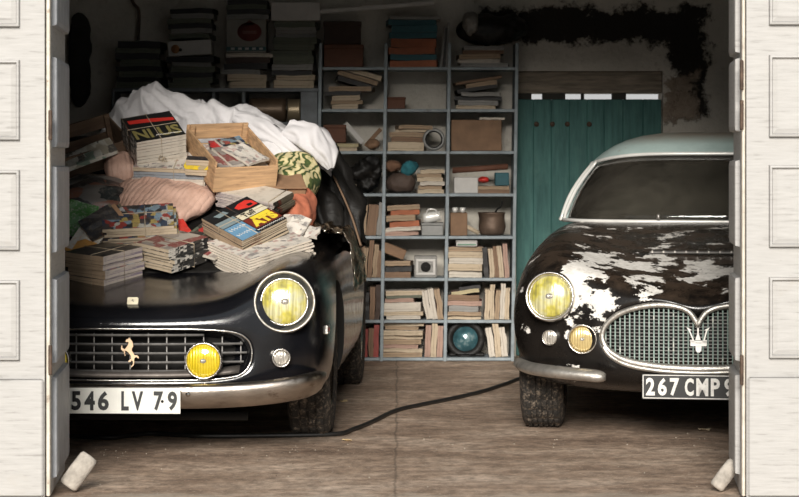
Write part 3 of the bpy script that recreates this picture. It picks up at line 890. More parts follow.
# plates
def plate(parent, u, v, w, W, H, bgm, fgm, chars, border, yaw=0):
    """chars [(string, x0, x1)] in plate metres from its centre"""
    m = MB(); m.bbox((-W / 2, -.0015, -H / 2), (W / 2, .003, H / 2), .0015)
    o = m.obj('number_plate', bgm, parent, T(u, v, w) @ RZ(yaw))
    if border:
        q = MB(); t = .0035; g_ = .004
        for a, b_ in (((-W / 2 + g_, -H / 2 + g_), (W / 2 - g_, -H / 2 + g_ + t)), ((-W / 2 + g_, H / 2 - g_ - t), (W / 2 - g_, H / 2 - g_)), ((-W / 2 + g_, -H / 2 + g_), (-W / 2 + g_ + t, H / 2 - g_)), ((W / 2 - g_ - t, -H / 2 + g_), (W / 2 - g_, H / 2 - g_))):
            q.box((a[0], -.0035, a[1]), (b_[0], -.001, b_[1]))
        q.obj('plate_border', fgm, o)
    q = MB()
    for s_, x0, x1, h in chars:
        vs, fs = text_verts(s_, x1 - x0, h, .003, .035)
        q.add(vs, fs, 0, False, T((x0 + x1) / 2, -.0035, 0))
    q.obj('plate_lettering', fgm, o)
    return o
M_plw = mat('white_plate', (0.74, 0.73, 0.67), 0.4, 0, 0.08, 20, dirt=((0.35, 0.30, 0.24), 0.66))
M_plk = mat('black_plate', (0.012, 0.012, 0.012), 0.4, 0, 0.2, 20, dirt=((0.10, 0.08, 0.07), 0.66))
M_letk = mat('black_digit_paint', (0.012, 0.012, 0.012), 0.5)
M_letw = mat('white_digit_paint', (0.72, 0.70, 0.66), 0.5, 0, 0.15, 60)
# in pixels: plate 69..181, centre 125
kk = 9.50 / FPX
def cx(a, b_, c0): return ((a - c0) * kk, (b_ - c0) * kk)
plate(fer, -.001, -.110, .248, .449, .102, M_plw, M_letk,
      [(c, *cx(a, b_, 124), .076) for c, a, b_ in (('5', 71.5, 81), ('4', 84.5, 95), ('6', 98, 109), ('L', 121.5, 129), ('V', 132, 143.5), ('7', 154, 163.5), ('9', 168, 177.5))], False)
q = MB()
q.lathe([(.001, .006), (.005, .004), (.006, 0)], 12, 0, T((165.4 - 124) * kk - .012, -.112, .246) @ RX(R(90)))
q.obj('plate_screw', M_dark, fer)
# lower valance pan, dark exhaust crosspipe
m = MB(); m.tube([(-.5, .35, .15), (-.3, .30, .145), (.45, .30, .145)], .018, 10); m.obj('crossmember', M_dark, fer)
# folded-up soft top and windscreen
L0 = superloop(1.62, 3.1, .64, .84, 72, 4); L1 = superloop(2.0, 2.95, .55, 1.17, 72, 4)
M_canvas = mat('black_hood_canvas', (0.012, 0.011, 0.010), 0.85, 0, 0.3, 20, 0.4)
greenhouse(fer, L0, L1, .09, M_canvas, M_wglass, M_chrome, .02, 12, 1, 12, 26)
m = MB()
for u in (-.3, .3):
    m.bbox((u - .24, 2.2, .40), (u + .24, 2.72, .55), .05); m.bbox((u - .24, 2.66, .45), (u + .24, 2.82, .98), .05)
m.obj('seats', M_leather, fer)
m = MB(); m.tube([(-.30 + .19 * math.cos(a), 2.06 - .06 * math.sin(a), .82 + .17 * math.sin(a)) for a in [2 * math.pi * k / 32 for k in range(32)]], .012, 8, closed=True)
m.tube([(-.30, 2.08, .82), (-.30, 1.94, .76)], .02, 8); m.tube([(-.47, 2.06, .82), (-.13, 2.06, .82)], .007, 6); m.obj('steering_wheel', M_dark, fer)

# ================================================================== peeling coupe
MX, MY, MA = 1.25, 10.05, R(8.3)
mas = thing('vintage_car', 'black vintage coupe with white primer showing through flaking paint, pale blue-green roof', 'car', (MX, MY, 0), (0, 0, -MA))
mr = [
 [(0,.14,.50),(.09,.14,.55),(.19,.14,.56),(.28,.14,.54),(.34,.14,.50),(.365,.14,.47),(.37,.14,.45),(.36,.14,.42),(.33,.14,.39),(.26,.14,.365),(.18,.14,.352),(.09,.14,.348),(0,.14,.345)],
 [(0,.03,.515),(.10,.03,.572),(.20,.035,.583),(.30,.045,.562),(.365,.055,.517),(.388,.062,.475),(.392,.065,.45),(.38,.062,.41),(.345,.055,.377),(.28,.045,.35),(.19,.035,.336),(.1,.03,.33),(0,.03,.327)],
 [(0,.0,.545),(.10,.0,.60),(.21,.005,.608),(.32,.02,.585),(.392,.035,.535),(.415,.045,.49),(.42,.05,.45),(.405,.045,.40),(.37,.04,.36),(.298,.025,.33),(.2,.01,.314),(.1,.0,.307),(0,.0,.304)],
 [(0,.0,.575),(.11,.0,.615),(.22,.008,.625),(.34,.03,.615),(.42,.05,.57),(.455,.06,.51),(.465,.07,.45),(.45,.065,.39),(.41,.055,.345),(.33,.035,.308),(.22,.02,.29),(.11,.01,.283),(0,.01,.28)],
 [(0,.045,.615),(.12,.05,.64),(.24,.055,.655),(.38,.07,.675),(.52,.095,.675),(.585,.115,.60),(.605,.13,.49),(.595,.125,.39),(.55,.11,.33),(.45,.08,.28),(.30,.06,.255),(.15,.05,.245),(0,.05,.24)],
 [(0,.14,.655),(.13,.14,.668),(.26,.14,.685),(.43,.14,.725),(.61,.14,.752),(.72,.18,.69),(.77,.23,.54),(.76,.23,.41),(.715,.21,.31),(.60,.17,.25),(.40,.14,.225),(.2,.13,.215),(0,.13,.215)],
 [(0,.32,.70),(.13,.32,.708),(.27,.32,.715),(.46,.32,.757),(.62,.30,.800),(.755,.33,.74),(.825,.37,.57),(.82,.37,.42),(.785,.34,.29),(.66,.30,.22),(.42,.28,.20),(.2,.26,.19),(0,.26,.19)],
 [(0,.7,.785),(.14,.7,.787),(.28,.7,.782),(.48,.7,.805),(.635,.7,.852),(.775,.7,.79),(.84,.7,.61),(.84,.7,.42),(.815,.7,.28),(.69,.7,.21),(.42,.7,.18),(.2,.7,.17),(0,.7,.17)],
 [(0,1.1,.855),(.14,1.1,.857),(.29,1.1,.85),(.48,1.1,.862),(.64,1.1,.888),(.775,1.1,.82),(.84,1.1,.63),(.84,1.1,.42),(.82,1.1,.28),(.70,1.1,.21),(.42,1.1,.17),(.2,1.1,.17),(0,1.1,.17)],
 [(0,1.5,.915),(.15,1.5,.915),(.30,1.5,.91),(.49,1.5,.905),(.65,1.5,.905),(.765,1.5,.845),(.825,1.5,.65),(.825,1.5,.42),(.81,1.5,.27),(.70,1.5,.20),(.42,1.5,.17),(.2,1.5,.17),(0,1.5,.17)],
 [(0,2.3,.90),(.2,2.3,.90),(.4,2.3,.90),(.55,2.3,.90),(.68,2.3,.89),(.77,2.3,.83),(.81,2.3,.65),(.81,2.3,.42),(.80,2.3,.27),(.70,2.3,.20),(.42,2.3,.17),(.2,2.3,.17),(0,2.3,.17)],
 [(0,3.2,.88),(.2,3.2,.88),(.4,3.2,.88),(.55,3.2,.885),(.67,3.2,.875),(.775,3.2,.81),(.82,3.2,.62),(.82,3.2,.42),(.80,3.2,.27),(.70,3.2,.20),(.42,3.2,.17),(.2,3.2,.17),(0,3.2,.17)],
 [(0,3.8,.76),(.2,3.8,.76),(.38,3.8,.76),(.50,3.8,.77),(.60,3.8,.76),(.68,3.8,.70),(.72,3.8,.56),(.72,3.8,.42),(.70,3.8,.32),(.62,3.8,.26),(.42,3.8,.23),(.2,3.8,.22),(0,3.8,.22)],
 [(0,4.05,.60),(.2,4.05,.60),(.34,4.05,.60),(.44,4.05,.60),(.51,4.05,.59),(.56,4.05,.55),(.58,4.05,.49),(.575,4.05,.42),(.56,4.05,.37),(.50,4.05,.33),(.42,4.05,.31),(.2,4.05,.30),(0,4.05,.30)],
]
cab = MB(); cab.box((-.60, 1.80, .40), (.60, 3.05, 1.0))
car_body('body', mr, mas, M_peel, wheel_cut(.70, .345) + wheel_cut(3.25, .345) + [cab])
def roof_mat():
    b = NB('faded_duck_egg_paint')
    v = b.coord('Object')
    n = b.noise(v, 3, 8, 0.7); n2 = b.noise(v, 14, 8, 0.75)
    c = b.ramp(n, [(0.3, (0.32, 0.43, 0.41)), (0.7, (0.52, 0.64, 0.61))])
    geo = b.n('ShaderNodeNewGeometry'); sn = b.n('ShaderNodeSeparateXYZ'); b.l(geo.outputs['Normal'], sn.inputs[0])
    up = b.ramp(sn.outputs['Z'], [(0.90, 0.0), (0.995, 1.0)])
    c = b.mix(b.math('MULTIPLY', up, b.ramp(n, [(0.30, 0.4), (0.6, 0.9)])), c, (0.22, 0.165, 0.12))
    c = b.mix(b.ramp(n2, [(0.63, 0.0), (0.68, 0.85)]), c, (0.33, 0.22, 0.13))
    b.l(c, b.p.inputs['Base Color']); b.set(Roughness=0.42)
    b.bump(n2, 0.2, 0.003)
    return b.m
M_roof = roof_mat()
M_wtrim = mat('white_enamel_trim', (0.78, 0.77, 0.73), 0.35, 0.2, 0.1)
L0 = superloop(1.50, 3.45, .735, .903, 96, 4); L1 = superloop(1.96, 3.17, .600, 1.232, 96, 3.0)
for q in L1: q.z -= .055 * (abs(q.x) / .60) ** 4
greenhouse(mas, L0, L1, .105, M_roof, M_wglass, M_wtrim, .03, 17, 2, 16, 38)
m = MB()
for u in (-.31, .31):
    m.bbox((u - .25, 2.2, .41), (u + .25, 2.75, .58), .05); m.bbox((u - .25, 2.72, .50), (u + .25, 2.88, 1.02), .06)
m.obj('seats', M_leather, mas)
m = MB(); m.bbox((-.50, 1.70, .86), (.50, 1.90, .968), .03); m.obj('dashboard', mat('sandy_reflection_dashboard', (.50, .38, .22), .8, 0, .2, 6), mas)  # sandy colour and raised top imitate the reflection band low in the windscreen
m = MB(); m.tube([(.31 + .19 * math.cos(a), 2.02 - .07 * math.sin(a), .87 + .17 * math.sin(a)) for a in [2 * math.pi * k / 32 for k in range(32)]], .013, 8, closed=True)
m.tube([(.31, 2.04, .87), (.31, 1.86, .80)], .02, 8); m.tube([(.14, 2.03, .87), (.48, 2.03, .87)], .007, 6); m.obj('steering_wheel', M_dark, mas)
m = MB(); m.lathe([(.001, .012), (.035, .010), (.05, 0), (.035, -.008), (.001, -.010)], 24, 0, T(0, 2.05, 1.165) @ RX(R(90)) @ S3(1.3, .62, 1)); m.tube([(0, 2.05, 1.17), (0, 2.07, 1.23)], .006, 6)
m.obj('rear_view_mirror', M_dull, mas)
# grille
g = bpy.data.objects.new('grille', None); C.objects.link(g); g.parent = mas
GO = [(0,.512),(.012,.532),(.035,.562),(.075,.582),(.14,.592),(.21,.588),(.28,.572),(.34,.545),(.385,.505),(.402,.465),(.398,.43),(.375,.395),(.33,.366),(.27,.347),(.18,.334),(.09,.328),(0,.326)]
GOf = GO + [(-x, z) for x, z in reversed(GO[1:-1])]
def gv(u): return -.012 + .055 * (u / .4) ** 2
pts = cat_rom([(x, gv(x), z) for x, z in GOf], 4, True)
m = MB(); m.tube(pts, [.0125 + .005 * max(0, (.42 - p.z) / .1) for p in pts], 12, closed=True); m.obj('grille_surround', M_dull, g)
# heavier lower lip
lo = [(x, gv(x) - .004, z - .016) for x, z in GO[10:]]; lo = lo + [(-x, v, z) for x, v, z in reversed(lo[:-1])]
m = MB(); m.tube(cat_rom(lo, 4), .011, 10); m.obj('grille_lip', M_dull, g)
def gz(u):
    """lower and upper z of the opening at u"""
    P2 = [(p.x, p.z) for p in pts]; hits = []
    for a, b_ in zip(P2, P2[1:] + P2[:1]):
        if (a[0] - u) * (b_[0] - u) < 0:
            hits.append(a[1] + (b_[1] - a[1]) * (u - a[0]) / (b_[0] - a[0]))
    return (min(hits), max(hits)) if len(hits) >= 2 else None
M_gb = mat('green_tinged_grille_bars', (0.20, 0.27, 0.24), 0.5, 0.4, 0.35, 40, dirt=((0.50, 0.50, 0.45), 0.57))
m = MB()
for k in range(-19, 20):
    u = k * .0205 + .0003
    z = gz(u)
    if z: m.box((u - .0027, gv(u) + .014, z[0]), (u + .0027, gv(u) + .030, z[1]))
m.obj('grille_bars', M_gb, g)
m = MB()
zz = .34
while zz < .59:
    us = [u for u in [-.40 + .004 * i for i in range(201)] if gz(u + .0001) and gz(u + .0001)[0] < zz < gz(u + .0001)[1]]
    if us:
        seg = [us[0]];
        runs = []
        for a, b_ in zip(us, us[1:]):
            if b_ - a > .006: runs.append((seg[0], a)); seg = [b_]
        runs.append((seg[0], us[-1]))
        for a, b_ in runs:
            N = max(2, int((b_ - a) / .04)); rg = []
            for i in range(N + 1):
                u = a + (b_ - a) * i / N; v = gv(u) + .034; rg.append([(u, v, zz - .002), (u, v, zz + .002), (u, v + .003, zz + .002), (u, v + .003, zz - .002)])
            m.loft(rg, True, True, 0, False)
    zz += .0145
m.obj('grille_mesh', M_bars, g)
m = MB(); m.bbox((-.36, .10, .36), (.36, .135, .56), .004); m.obj('radiator', M_dark, g)  # added dark panel hiding reflections behind the grille mesh
# trident
t = MB()
def tp(P): t.prism([((x - 245) / 552 * 50 * 10.0 / FPX, -(y - 300) / 497 * 45 * 10.0 / FPX) for x, y in P], .008)
tp([(245, 40), (270, 125), (255, 122), (252, 190), (275, 262), (215, 262), (238, 190), (236, 122), (220, 125)])
tp([(118, 120), (172, 150), (158, 158), (200, 262), (222, 300), (165, 300), (160, 262), (185, 262), (142, 160), (135, 150)])
tp([(375, 120), (318, 150), (332, 158), (305, 262), (280, 300), (340, 300), (342, 262), (320, 262), (348, 160), (358, 150)])
tp([(160, 270), (342, 270), (342, 292), (160, 292)]); tp([(160, 298), (342, 298), (340, 330), (162, 330)])
tp([(218, 332), (284, 332), (282, 378), (265, 400), (236, 400), (220, 378)])
t.obj('trident_emblem', mat('polished_emblem', (0.78, 0.76, 0.72), 0.35, 0.5, 0.1), g, T(0, -.002, .432))
for sd in (1, -1):
    lamp(mas, 'headlamp', .627 * sd, .115, .617, .110, .088, M_yellow, yaw=R(7) * sd, pitch=R(-5), depth=.16, proud=.03, ring_t=.009)
    lamp(mas, 'fog_lamp', .487 * sd, .085, .440, .066, .052, M_pale, yaw=R(4) * sd, depth=.12, proud=.03, ring_t=.006)
    lamp(mas, 'indicator', .630 * sd, .145, .440, .036, .030, M_clear, yaw=R(14) * sd, depth=.10, proud=.020, ring_t=.004)
    tyre_wheel(mas, .705 * sd, .70, .325, .19, sd, True, 6, R(2))
    tyre_wheel(mas, .700 * sd, 3.25, .325, .185, sd, True, 5)
    # bumperette with a rounded inner end
    path = []
    P3 = [(.385, .0, .286), (.46, .008, .292), (.55, .035, .297), (.64, .085, .301), (.71, .16, .304), (.76, .27, .307), (.785, .40, .308)]
    pr = [(-.015, -.024), (.008, -.026), (.024, -.020), (.034, -.006), (.032, .008), (.018, .022), (-.005, .027), (-.018, .024)]
    cp = cat_rom(P3, 5)
    if sd < 0: cp = [Vector((-p.x, p.y, p.z)) for p in reversed(cp)]
    m = MB(); sweep(m, cp, pr, 0, (lambda t: (1 if t > .10 else .5 + .5 * math.sin(t / .10 * math.pi / 2)) * (1 - .25 * max(0, t - .6))) if sd > 0 else (lambda t: (1 if t < .90 else .5 + .5 * math.sin((1 - t) / .10 * math.pi / 2)) * (1 - .25 * max(0, .4 - t))))
    m.obj('bumper', M_dull, mas)
    m = MB(); m.tube([(.60 * sd, .06, .31), (.58 * sd, .26, .30)], .018, 8); m.obj('bumper_bracket', M_dark, mas)
kk2 = 9.95 / FPX
def cx2(a, b_): return ((a - 699) * kk2, (b_ - 699) * kk2)
plate(mas, .002, -.035, pz(388.6, 9.95), .470, .107, M_plk, M_letw,
      [(c, *cx2(a, b_), .074) for c, a, b_ in (('2', 646.5, 655.5), ('6', 658.5, 667.5), ('7', 670.5, 680), ('C', 685.5, 694.5), ('M', 697, 709), ('P', 711.5, 720.5), ('9', 725, 734))], True)
m = MB(); m.tube([(-.12, .0, .28), (-.12, .14, .30)], .010, 8); m.tube([(.12, .0, .28), (.12, .14, .30)], .010, 8); m.obj('plate_bracket', M_dark, mas)
# bonnet air intake strip
m = MB(); m.bbox((-.23, -.005, -.006), (.23, .02, .004), .003); m.obj('bonnet_intake', M_bars, mas, T(0, .66, .788) @ RX(R(9)))
m = MB()
for k in range(9): m.box((-.22 + k * .05, -.008, -.004), (-.213 + k * .05, 0, .006))
m.obj('intake_ribs', M_dull, mas, T(0, .66, .790) @ RX(R(9)))
# wiper stubs
m = MB()
for u in (-.22, .20):
    m.tube([(u, 1.47, .915), (u, 1.475, .940)], .008, 8)
m.obj('wiper_spindles', M_dull, mas)
# ================================================================== papers: materials and builders
def page_mat(name, col, line, scale=62):
    b = NB(name)
    v = b.coord('Object', (1.5, 1.5, scale))
    n = b.noise(v, 1.6, 4, 0.7)
    v2 = b.coord('Object')
    n2 = b.noise(v2, 18, 5, 0.7)
    c = b.ramp(n, [(0.36, line), (0.46, tuple(k * .85 for k in col)), (0.72, col)])
    c = b.mix(b.ramp(n2, [(0.5, 0.0), (0.8, 0.45)]), c, tuple(k * .45 for k in line))
    b.l(c, b.p.inputs['Base Color']); b.set(Roughness=0.85)
    b.bump(n, 0.5, 0.002)
    return b.m
def cover_mat(name, cols, sc=(9, 9, 9), rough=0.35, seed=0.0):
    """printed cover: blocks of ink of several colours"""
    b = NB(name)
    v = b.coord('Object', sc, (seed, seed * 1.7, 0))
    vo = b.n('ShaderNodeTexVoronoi', distance='CHEBYCHEV'); vo.inputs['Scale'].default_value = 1.0
    b.l(v, vo.inputs['Vector'])
    s = b.n('ShaderNodeSeparateColor'); b.l(vo.outputs['Color'], s.inputs[0])
    st = [(i / len(cols), c) for i, c in enumerate(cols)]
    c = b.ramp(s.outputs[0], st, 'CONSTANT')
    v2 = b.coord('Object', (1, 1, 1), (seed, 0, 0))
    n = b.noise(v2, 60, 5, 0.8)
    c = b.mix(b.ramp(n, [(0.52, 0.0), (0.60, 0.55)]), c, cols[-1])
    n2 = b.noise(v2, 12, 6, 0.7)
    c = b.mix(b.ramp(n2, [(0.50, 0.0), (0.75, 0.5)]), c, (0.16, 0.13, 0.10))
    b.l(c, b.p.inputs['Base Color']); b.set(Roughness=rough)
    return b.m
P_fold = mat('folded_newsprint_edge', (0.66, 0.585, 0.49), .85, 0, .25, 10, .2, 60, dirt=((.30, .24, .20), .62))
P_cream = page_mat('cream_page_edges', (0.56, 0.455, 0.325), (0.16, 0.105, 0.065))
P_white = page_mat('white_page_edges', (0.62, 0.56, 0.475), (0.20, 0.155, 0.12))
P_tan = page_mat('tan_page_edges', (0.38, 0.275, 0.18), (0.12, 0.075, 0.045))
P_brown = page_mat('brown_page_edges', (0.24, 0.15, 0.095), (0.10, 0.06, 0.035))
P_purple = page_mat('page_edges_with_purple_ink', (0.58, 0.50, 0.44), (0.10, 0.07, 0.16), 60)
P_spines = page_mat('striped_spines', (0.30, 0.33, 0.36), (0.05, 0.05, 0.05), 60)
V_dark = cover_mat('dark_printed_cover', [(0.015, 0.014, 0.014), (0.03, 0.028, 0.03), (0.10, 0.03, 0.02), (0.02, 0.02, 0.025), (0.12, 0.10, 0.07)])
V_blue = cover_mat('blue_printed_cover', [(0.03, 0.05, 0.09), (0.20, 0.28, 0.34), (0.45, 0.43, 0.38), (0.03, 0.03, 0.03), (0.40, 0.30, 0.10), (0.30, 0.05, 0.04), (0.06, 0.05, 0.05)], (38, 30, 38), seed=3)
V_red = cover_mat('red_printed_cover', [(0.45, 0.03, 0.03), (0.05, 0.02, 0.02), (0.42, 0.38, 0.32), (0.10, 0.12, 0.09), (0.30, 0.05, 0.05), (0.03, 0.03, 0.03)], (26, 18, 20), seed=5)
V_zebra = cover_mat('black_and_white_cover', [(0.02, 0.02, 0.02), (0.5, 0.47, 0.42), (0.03, 0.03, 0.03), (0.35, 0.33, 0.30), (0.02, 0.02, 0.02)], (60, 60, 60), seed=7)
V_yel = cover_mat('yellow_printed_cover', [(0.75, 0.55, 0.03), (0.70, 0.52, 0.05), (0.4, 0.33, 0.2)], (14, 14, 14), seed=2)
V_green = cover_mat('green_printed_cover', [(0.07, 0.22, 0.05), (0.14, 0.32, 0.09), (0.55, 0.52, 0.47)], (7, 7, 5), seed=9)
V_news = cover_mat('newsprint', [(0.56, 0.52, 0.46), (0.60, 0.55, 0.49), (0.42, 0.39, 0.35), (0.60, 0.54, 0.47), (0.40, 0.28, 0.25), (0.24, 0.22, 0.21), (0.58, 0.54, 0.48)], (55, 40, 55), 0.8, seed=4)
V_comic = cover_mat('panelled_comic_page', [(0.55, 0.53, 0.47), (0.20, 0.28, 0.22), (0.55, 0.53, 0.47), (0.10, 0.09, 0.08), (0.40, 0.36, 0.28)], (34, 12, 60), 0.7, seed=6)
V_photo = cover_mat('faded_photo_cover', [(0.20, 0.04, 0.04), (0.42, 0.38, 0.33), (0.25, 0.22, 0.20), (0.08, 0.06, 0.06), (0.38, 0.32, 0.26)], (16, 12, 20), 0.4, seed=8)
M_string = mat('hemp_string', (0.42, 0.34, 0.24), 0.9)
def craft(name, col, **k): return mat(name, col, 0.75, 0, 0.3, 7, 0.25, 40, **k)
M_pine = mat('raw_pine', (0.50, 0.31, 0.165), 0.7, 0, 0.35, 3.5, 0.3, 40, stretch=(2, 6, 22), dirt=((0.20, 0.11, 0.06), 0.56))
M_oldwood = mat('dark_aged_wood', (0.13, 0.08, 0.048), 0.75, 0, 0.4, 3, 0.3, 30, stretch=(1, 6, 14), dirt=((0.30, 0.20, 0.12), 0.66))

def slab(mb, w, d, h, mats=(0, 1, 1, 1), seed=0, wob=.0015, sag=0.0, mtx=None, nx=5, ny=5, curl=0.0):
    """soft booklet lying flat, base at z=0, centred in x, front at y=0; mats = (top/bottom, front, left spine, right+back)"""
    rnd = random.Random(seed)
    ox, oy = rnd.uniform(0, 90), rnd.uniform(0, 90)
    def Z(i, j, top):
        x = i / nx - .5; y = j / ny
        z = h if top else 0
        z += wob * noise.noise((x * 3 + ox, y * 3 + oy, .0)) * 2 - sag * (4 * x * x) + curl * max(0, .5 - y) ** 2 * 4
        return z
    def E(i, j):
        x = (i / nx - .5) * w; y = j / ny * d
        return x + wob * noise.noise((ox, j * .8, 3)) * (1 if i in (0, nx) else 0), y + wob * noise.noise((oy, i * .8, 7)) * (1 if j in (0, ny) else 0)
    vs = []
    for top in (0, 1):
        for j in range(ny + 1):
            for i in range(nx + 1):
                x, y = E(i, j); vs.append((x, y, Z(i, j, top)))
    A = lambda t, i, j: t * (nx + 1) * (ny + 1) + j * (nx + 1) + i
    fs = []; ms = []
    for j in range(ny):
        for i in range(nx):
            fs.append((A(1, i, j), A(1, i + 1, j), A(1, i + 1, j + 1), A(1, i, j + 1))); ms.append(mats[0])
            fs.append((A(0, i, j), A(0, i, j + 1), A(0, i + 1, j + 1), A(0, i + 1, j))); ms.append(mats[0])
    for i in range(nx):
        fs.append((A(0, i, 0), A(0, i + 1, 0), A(1, i + 1, 0), A(1, i, 0))); ms.append(mats[1])
        fs.append((A(0, i, ny), A(1, i, ny), A(1, i + 1, ny), A(0, i + 1, ny))); ms.append(mats[3])
    for j in range(ny):
        fs.append((A(0, 0, j), A(1, 0, j), A(1, 0, j + 1), A(0, 0, j + 1))); ms.append(mats[2])
        fs.append((A(0, nx, j), A(0, nx, j + 1), A(1, nx, j + 1), A(1, nx, j))); ms.append(mats[3])
    o = len(mb.v)
    mb.add(vs, fs, 0, False, mtx)
    mb.m[-len(fs):] = ms
    return mb

def wpt(x, y, Y): return Vector((px(x, Y), Y, pz(y, Y)))
def frame(x, y, Y, yaw, tilt, roll=0): return T(*wpt(x, y, Y)) @ RX(R(tilt)) @ RZ(R(yaw)) @ RY(R(roll))

def bundle(label, x, y, Y, w, d, h, n, yaw=0, tilt=26, anchor='c', cover=None, edge=None, spine=None, right=None, top=None, jit=.006, string=True, roll=0, group=None, seed=1, fan=0.0, cat='magazine bundle', strings=None):
    rnd = random.Random(seed * 77)
    e = thing('magazine_bundle', label, cat)
    e.matrix_world = frame(x, y, Y, yaw, tilt, roll)
    ax = {'c': 0, 'l': w / 2, 'r': -w / 2}[anchor]
    edge = edge or P_cream; cover = cover or V_dark; e0 = edge[0] if isinstance(edge, list) else edge; spine = spine or e0; right = right or e0
    z = 0; hs = [rnd.uniform(.7, 1.3) for _ in range(n)]; k = h / sum(hs); last = None
    for i in range(n):
        t = hs[i] * k
        m = MB()
        j = (rnd.uniform(-jit, jit), rnd.uniform(0, jit))
        slab(m, w - rnd.uniform(0, jit), d - rnd.uniform(0, jit), t - .0008, (0, 1, 2, 3), seed * 31 + i, .0014)
        c = cover if not isinstance(cover, list) else cover[i % len(cover)]
        if i == n - 1 and top: c = top
        o = m.obj('magazine', [c, edge if not isinstance(edge, list) else edge[i % len(edge)], spine, right], e, T(ax + j[0] + fan * i, j[1], z) @ RZ(rnd.uniform(-.012, .012)))
        last = o; z += t
    if string:
        m = MB(); r = .0018; g = .0025
        def hoop(pts): m.tube(cat_rom(pts, 1, True), r, 6, closed=True)
        for (kind, q) in (strings or [('y', .05), ('x', .45)]):
            if kind == 'y':   # runs front to back at lateral offset q
                hoop([(ax + q, -g, -g * .3), (ax + q, -g, h + g), (ax + q * .9, d + g, h + g), (ax + q * .9, d + g, -g * .3)])
            else:
                hoop([(ax - w / 2 - g, d * q, -g * .3), (ax - w / 2 - g, d * q, h + g), (ax + w / 2 + g, d * q, h + g), (ax + w / 2 + g, d * q, -g * .3)])
        m.obj('string', M_string, e)
    e['_top'] = 0; del e['_top']
    return e, last, ax, z

# ---- dark tarpaulin heap that fills the step between bonnet and roof
def slopeZ(Y):
    if Y < 10.15: return .665 + (Y - 10.0) * .17
    return .692 + (Y - 10.15) * .44
M_tarp = mat('black_oilcloth', (0.009, 0.008, 0.007), 0.55, 0, 0.4, 6, 0.9, 16, dirt=((0.045, 0.034, 0.025), 0.62), spec=.35)
m = MB(); NX, NY = 60, 44
def tf(top):
    def f(i, j):
        x = -1.83 + 1.36 * i / (NX - 1); Y = 10.28 + 1.45 * j / (NY - 1)
        e = min(1, min(i, NX - 1 - i) / 7, min(j, NY - 1 - j) / 3 + .1)
        e = math.sin(e * math.pi / 2)
        v = Y - FY; base = .70 + (v - .6) * .155 if v < 1.62 else .85 + min(1, (v - 1.62) / .42) * .36
        base = min(base, 1.24)
        if not top: return (x, Y, base - .02)
        z = max(slopeZ(Y) - .035, base + .01)
        z = base + (z - base) * e + .018 * fbm(x * 5, Y * 5, 2) * e + .004
        return (x, Y, max(z, base - .01))
    return f
a = tf(True); b_ = tf(False)
m.grid(a, NX, NY); o1 = len(m.v); m.grid(b_, NX, NY)
rim = [(i, 0) for i in range(NX)] + [(NX - 1, j) for j in range(1, NY)] + [(i, NY - 1) for i in range(NX - 2, -1, -1)] + [(0, j) for j in range(NY - 2, 0, -1)]
for k in range(len(rim)):
    p, q = rim[k], rim[(k + 1) % len(rim)]
    m.f.append([p[1] * NX + p[0], q[1] * NX + q[0], o1 + q[1] * NX + q[0], o1 + p[1] * NX + p[0]]); m.m.append(0); m.sm.append(True)
tag(m.obj('tarpaulin', M_tarp), 'black oilcloth heaped between bonnet and roof, under all the bundles', 'tarpaulin')

def lump(name, label, cat, x, y, Y, sx, sy, sz, mt, yaw=0, tilt=24, seed=1, amp=.02, freq=7, e=.75, quilt=0, roll=0, extra=None):
    """soft cushion-like body whose centre projects at x,y"""
    m = MB(); NU, NV = 72, 36
    def f(i, j):
        a = 2 * math.pi * i / NU; b2 = -math.pi / 2 + math.pi * j / (NV - 1)
        cu = math.copysign(abs(math.cos(a)) ** e, math.cos(a)); su = math.copysign(abs(math.sin(a)) ** e, math.sin(a))
        cb = abs(math.cos(b2)) ** .8; sb = math.copysign(abs(math.sin(b2)) ** 1.0, math.sin(b2))
        p = Vector((sx * cu * cb, sy * su * cb, sz * sb))
        nrm = Vector((cu * cb / sx, su * cb / sy, sb / sz)).normalized()
        d = amp * fbm(p.x * freq + seed * 9, p.y * freq, p.z * freq)
        d += amp * .6 * (1 - abs(noise.noise((p.x * freq * .9 + seed, p.y * freq * 1.6, seed)) * 2)) * max(0, nrm.z)
        if quilt and nrm.z > 0: d -= quilt * (max(0, 1 - abs(((p.x * 11 + p.y * 3) % 1) - .5) * 9) * .6 + max(0, 1 - abs(((p.y * 9 - p.x * 2) % 1) - .5) * 9) * .6)
        return p + nrm * d
    m.grid(f, NU, NV, closed=True)
    o = m.obj(name, mt); o.matrix_world = T(*wpt(x, y, Y)) @ RX(R(tilt)) @ RZ(R(yaw)) @ RY(R(roll))
    return tag(o, label, cat)
def cloth_mat(name, col, var=.25, sc=9, bump=.4, dirt=None, rough=.9):
    return mat(name, col, rough, 0, var, sc, bump, 22, dirt=dirt)
def leaf_print():
    b = NB('leaf_printed_cotton')
    v = b.coord('Object'); wv = b.n('ShaderNodeTexWave'); wv.inputs['Scale'].default_value = 9; wv.inputs['Distortion'].default_value = 9; wv.inputs['Detail Scale'].default_value = 1.6
    b.l(v, wv.inputs['Vector'])
    n = b.noise(v, 9, 3)
    c = b.ramp(wv.outputs['Fac'], [(0.0, (0.03, 0.06, 0.015)), (0.30, (0.10, 0.12, 0.03)), (0.36, (0.52, 0.44, 0.22)), (1.0, (0.62, 0.54, 0.30))])
    c = b.mix(b.ramp(n, [(0.36, 0.75), (0.46, 0.0)]), c, (0.08, 0.12, 0.025))
    b.l(c, b.p.inputs['Base Color']); b.set(Roughness=.9); b.bump(n, .4, .02)
    return b.m
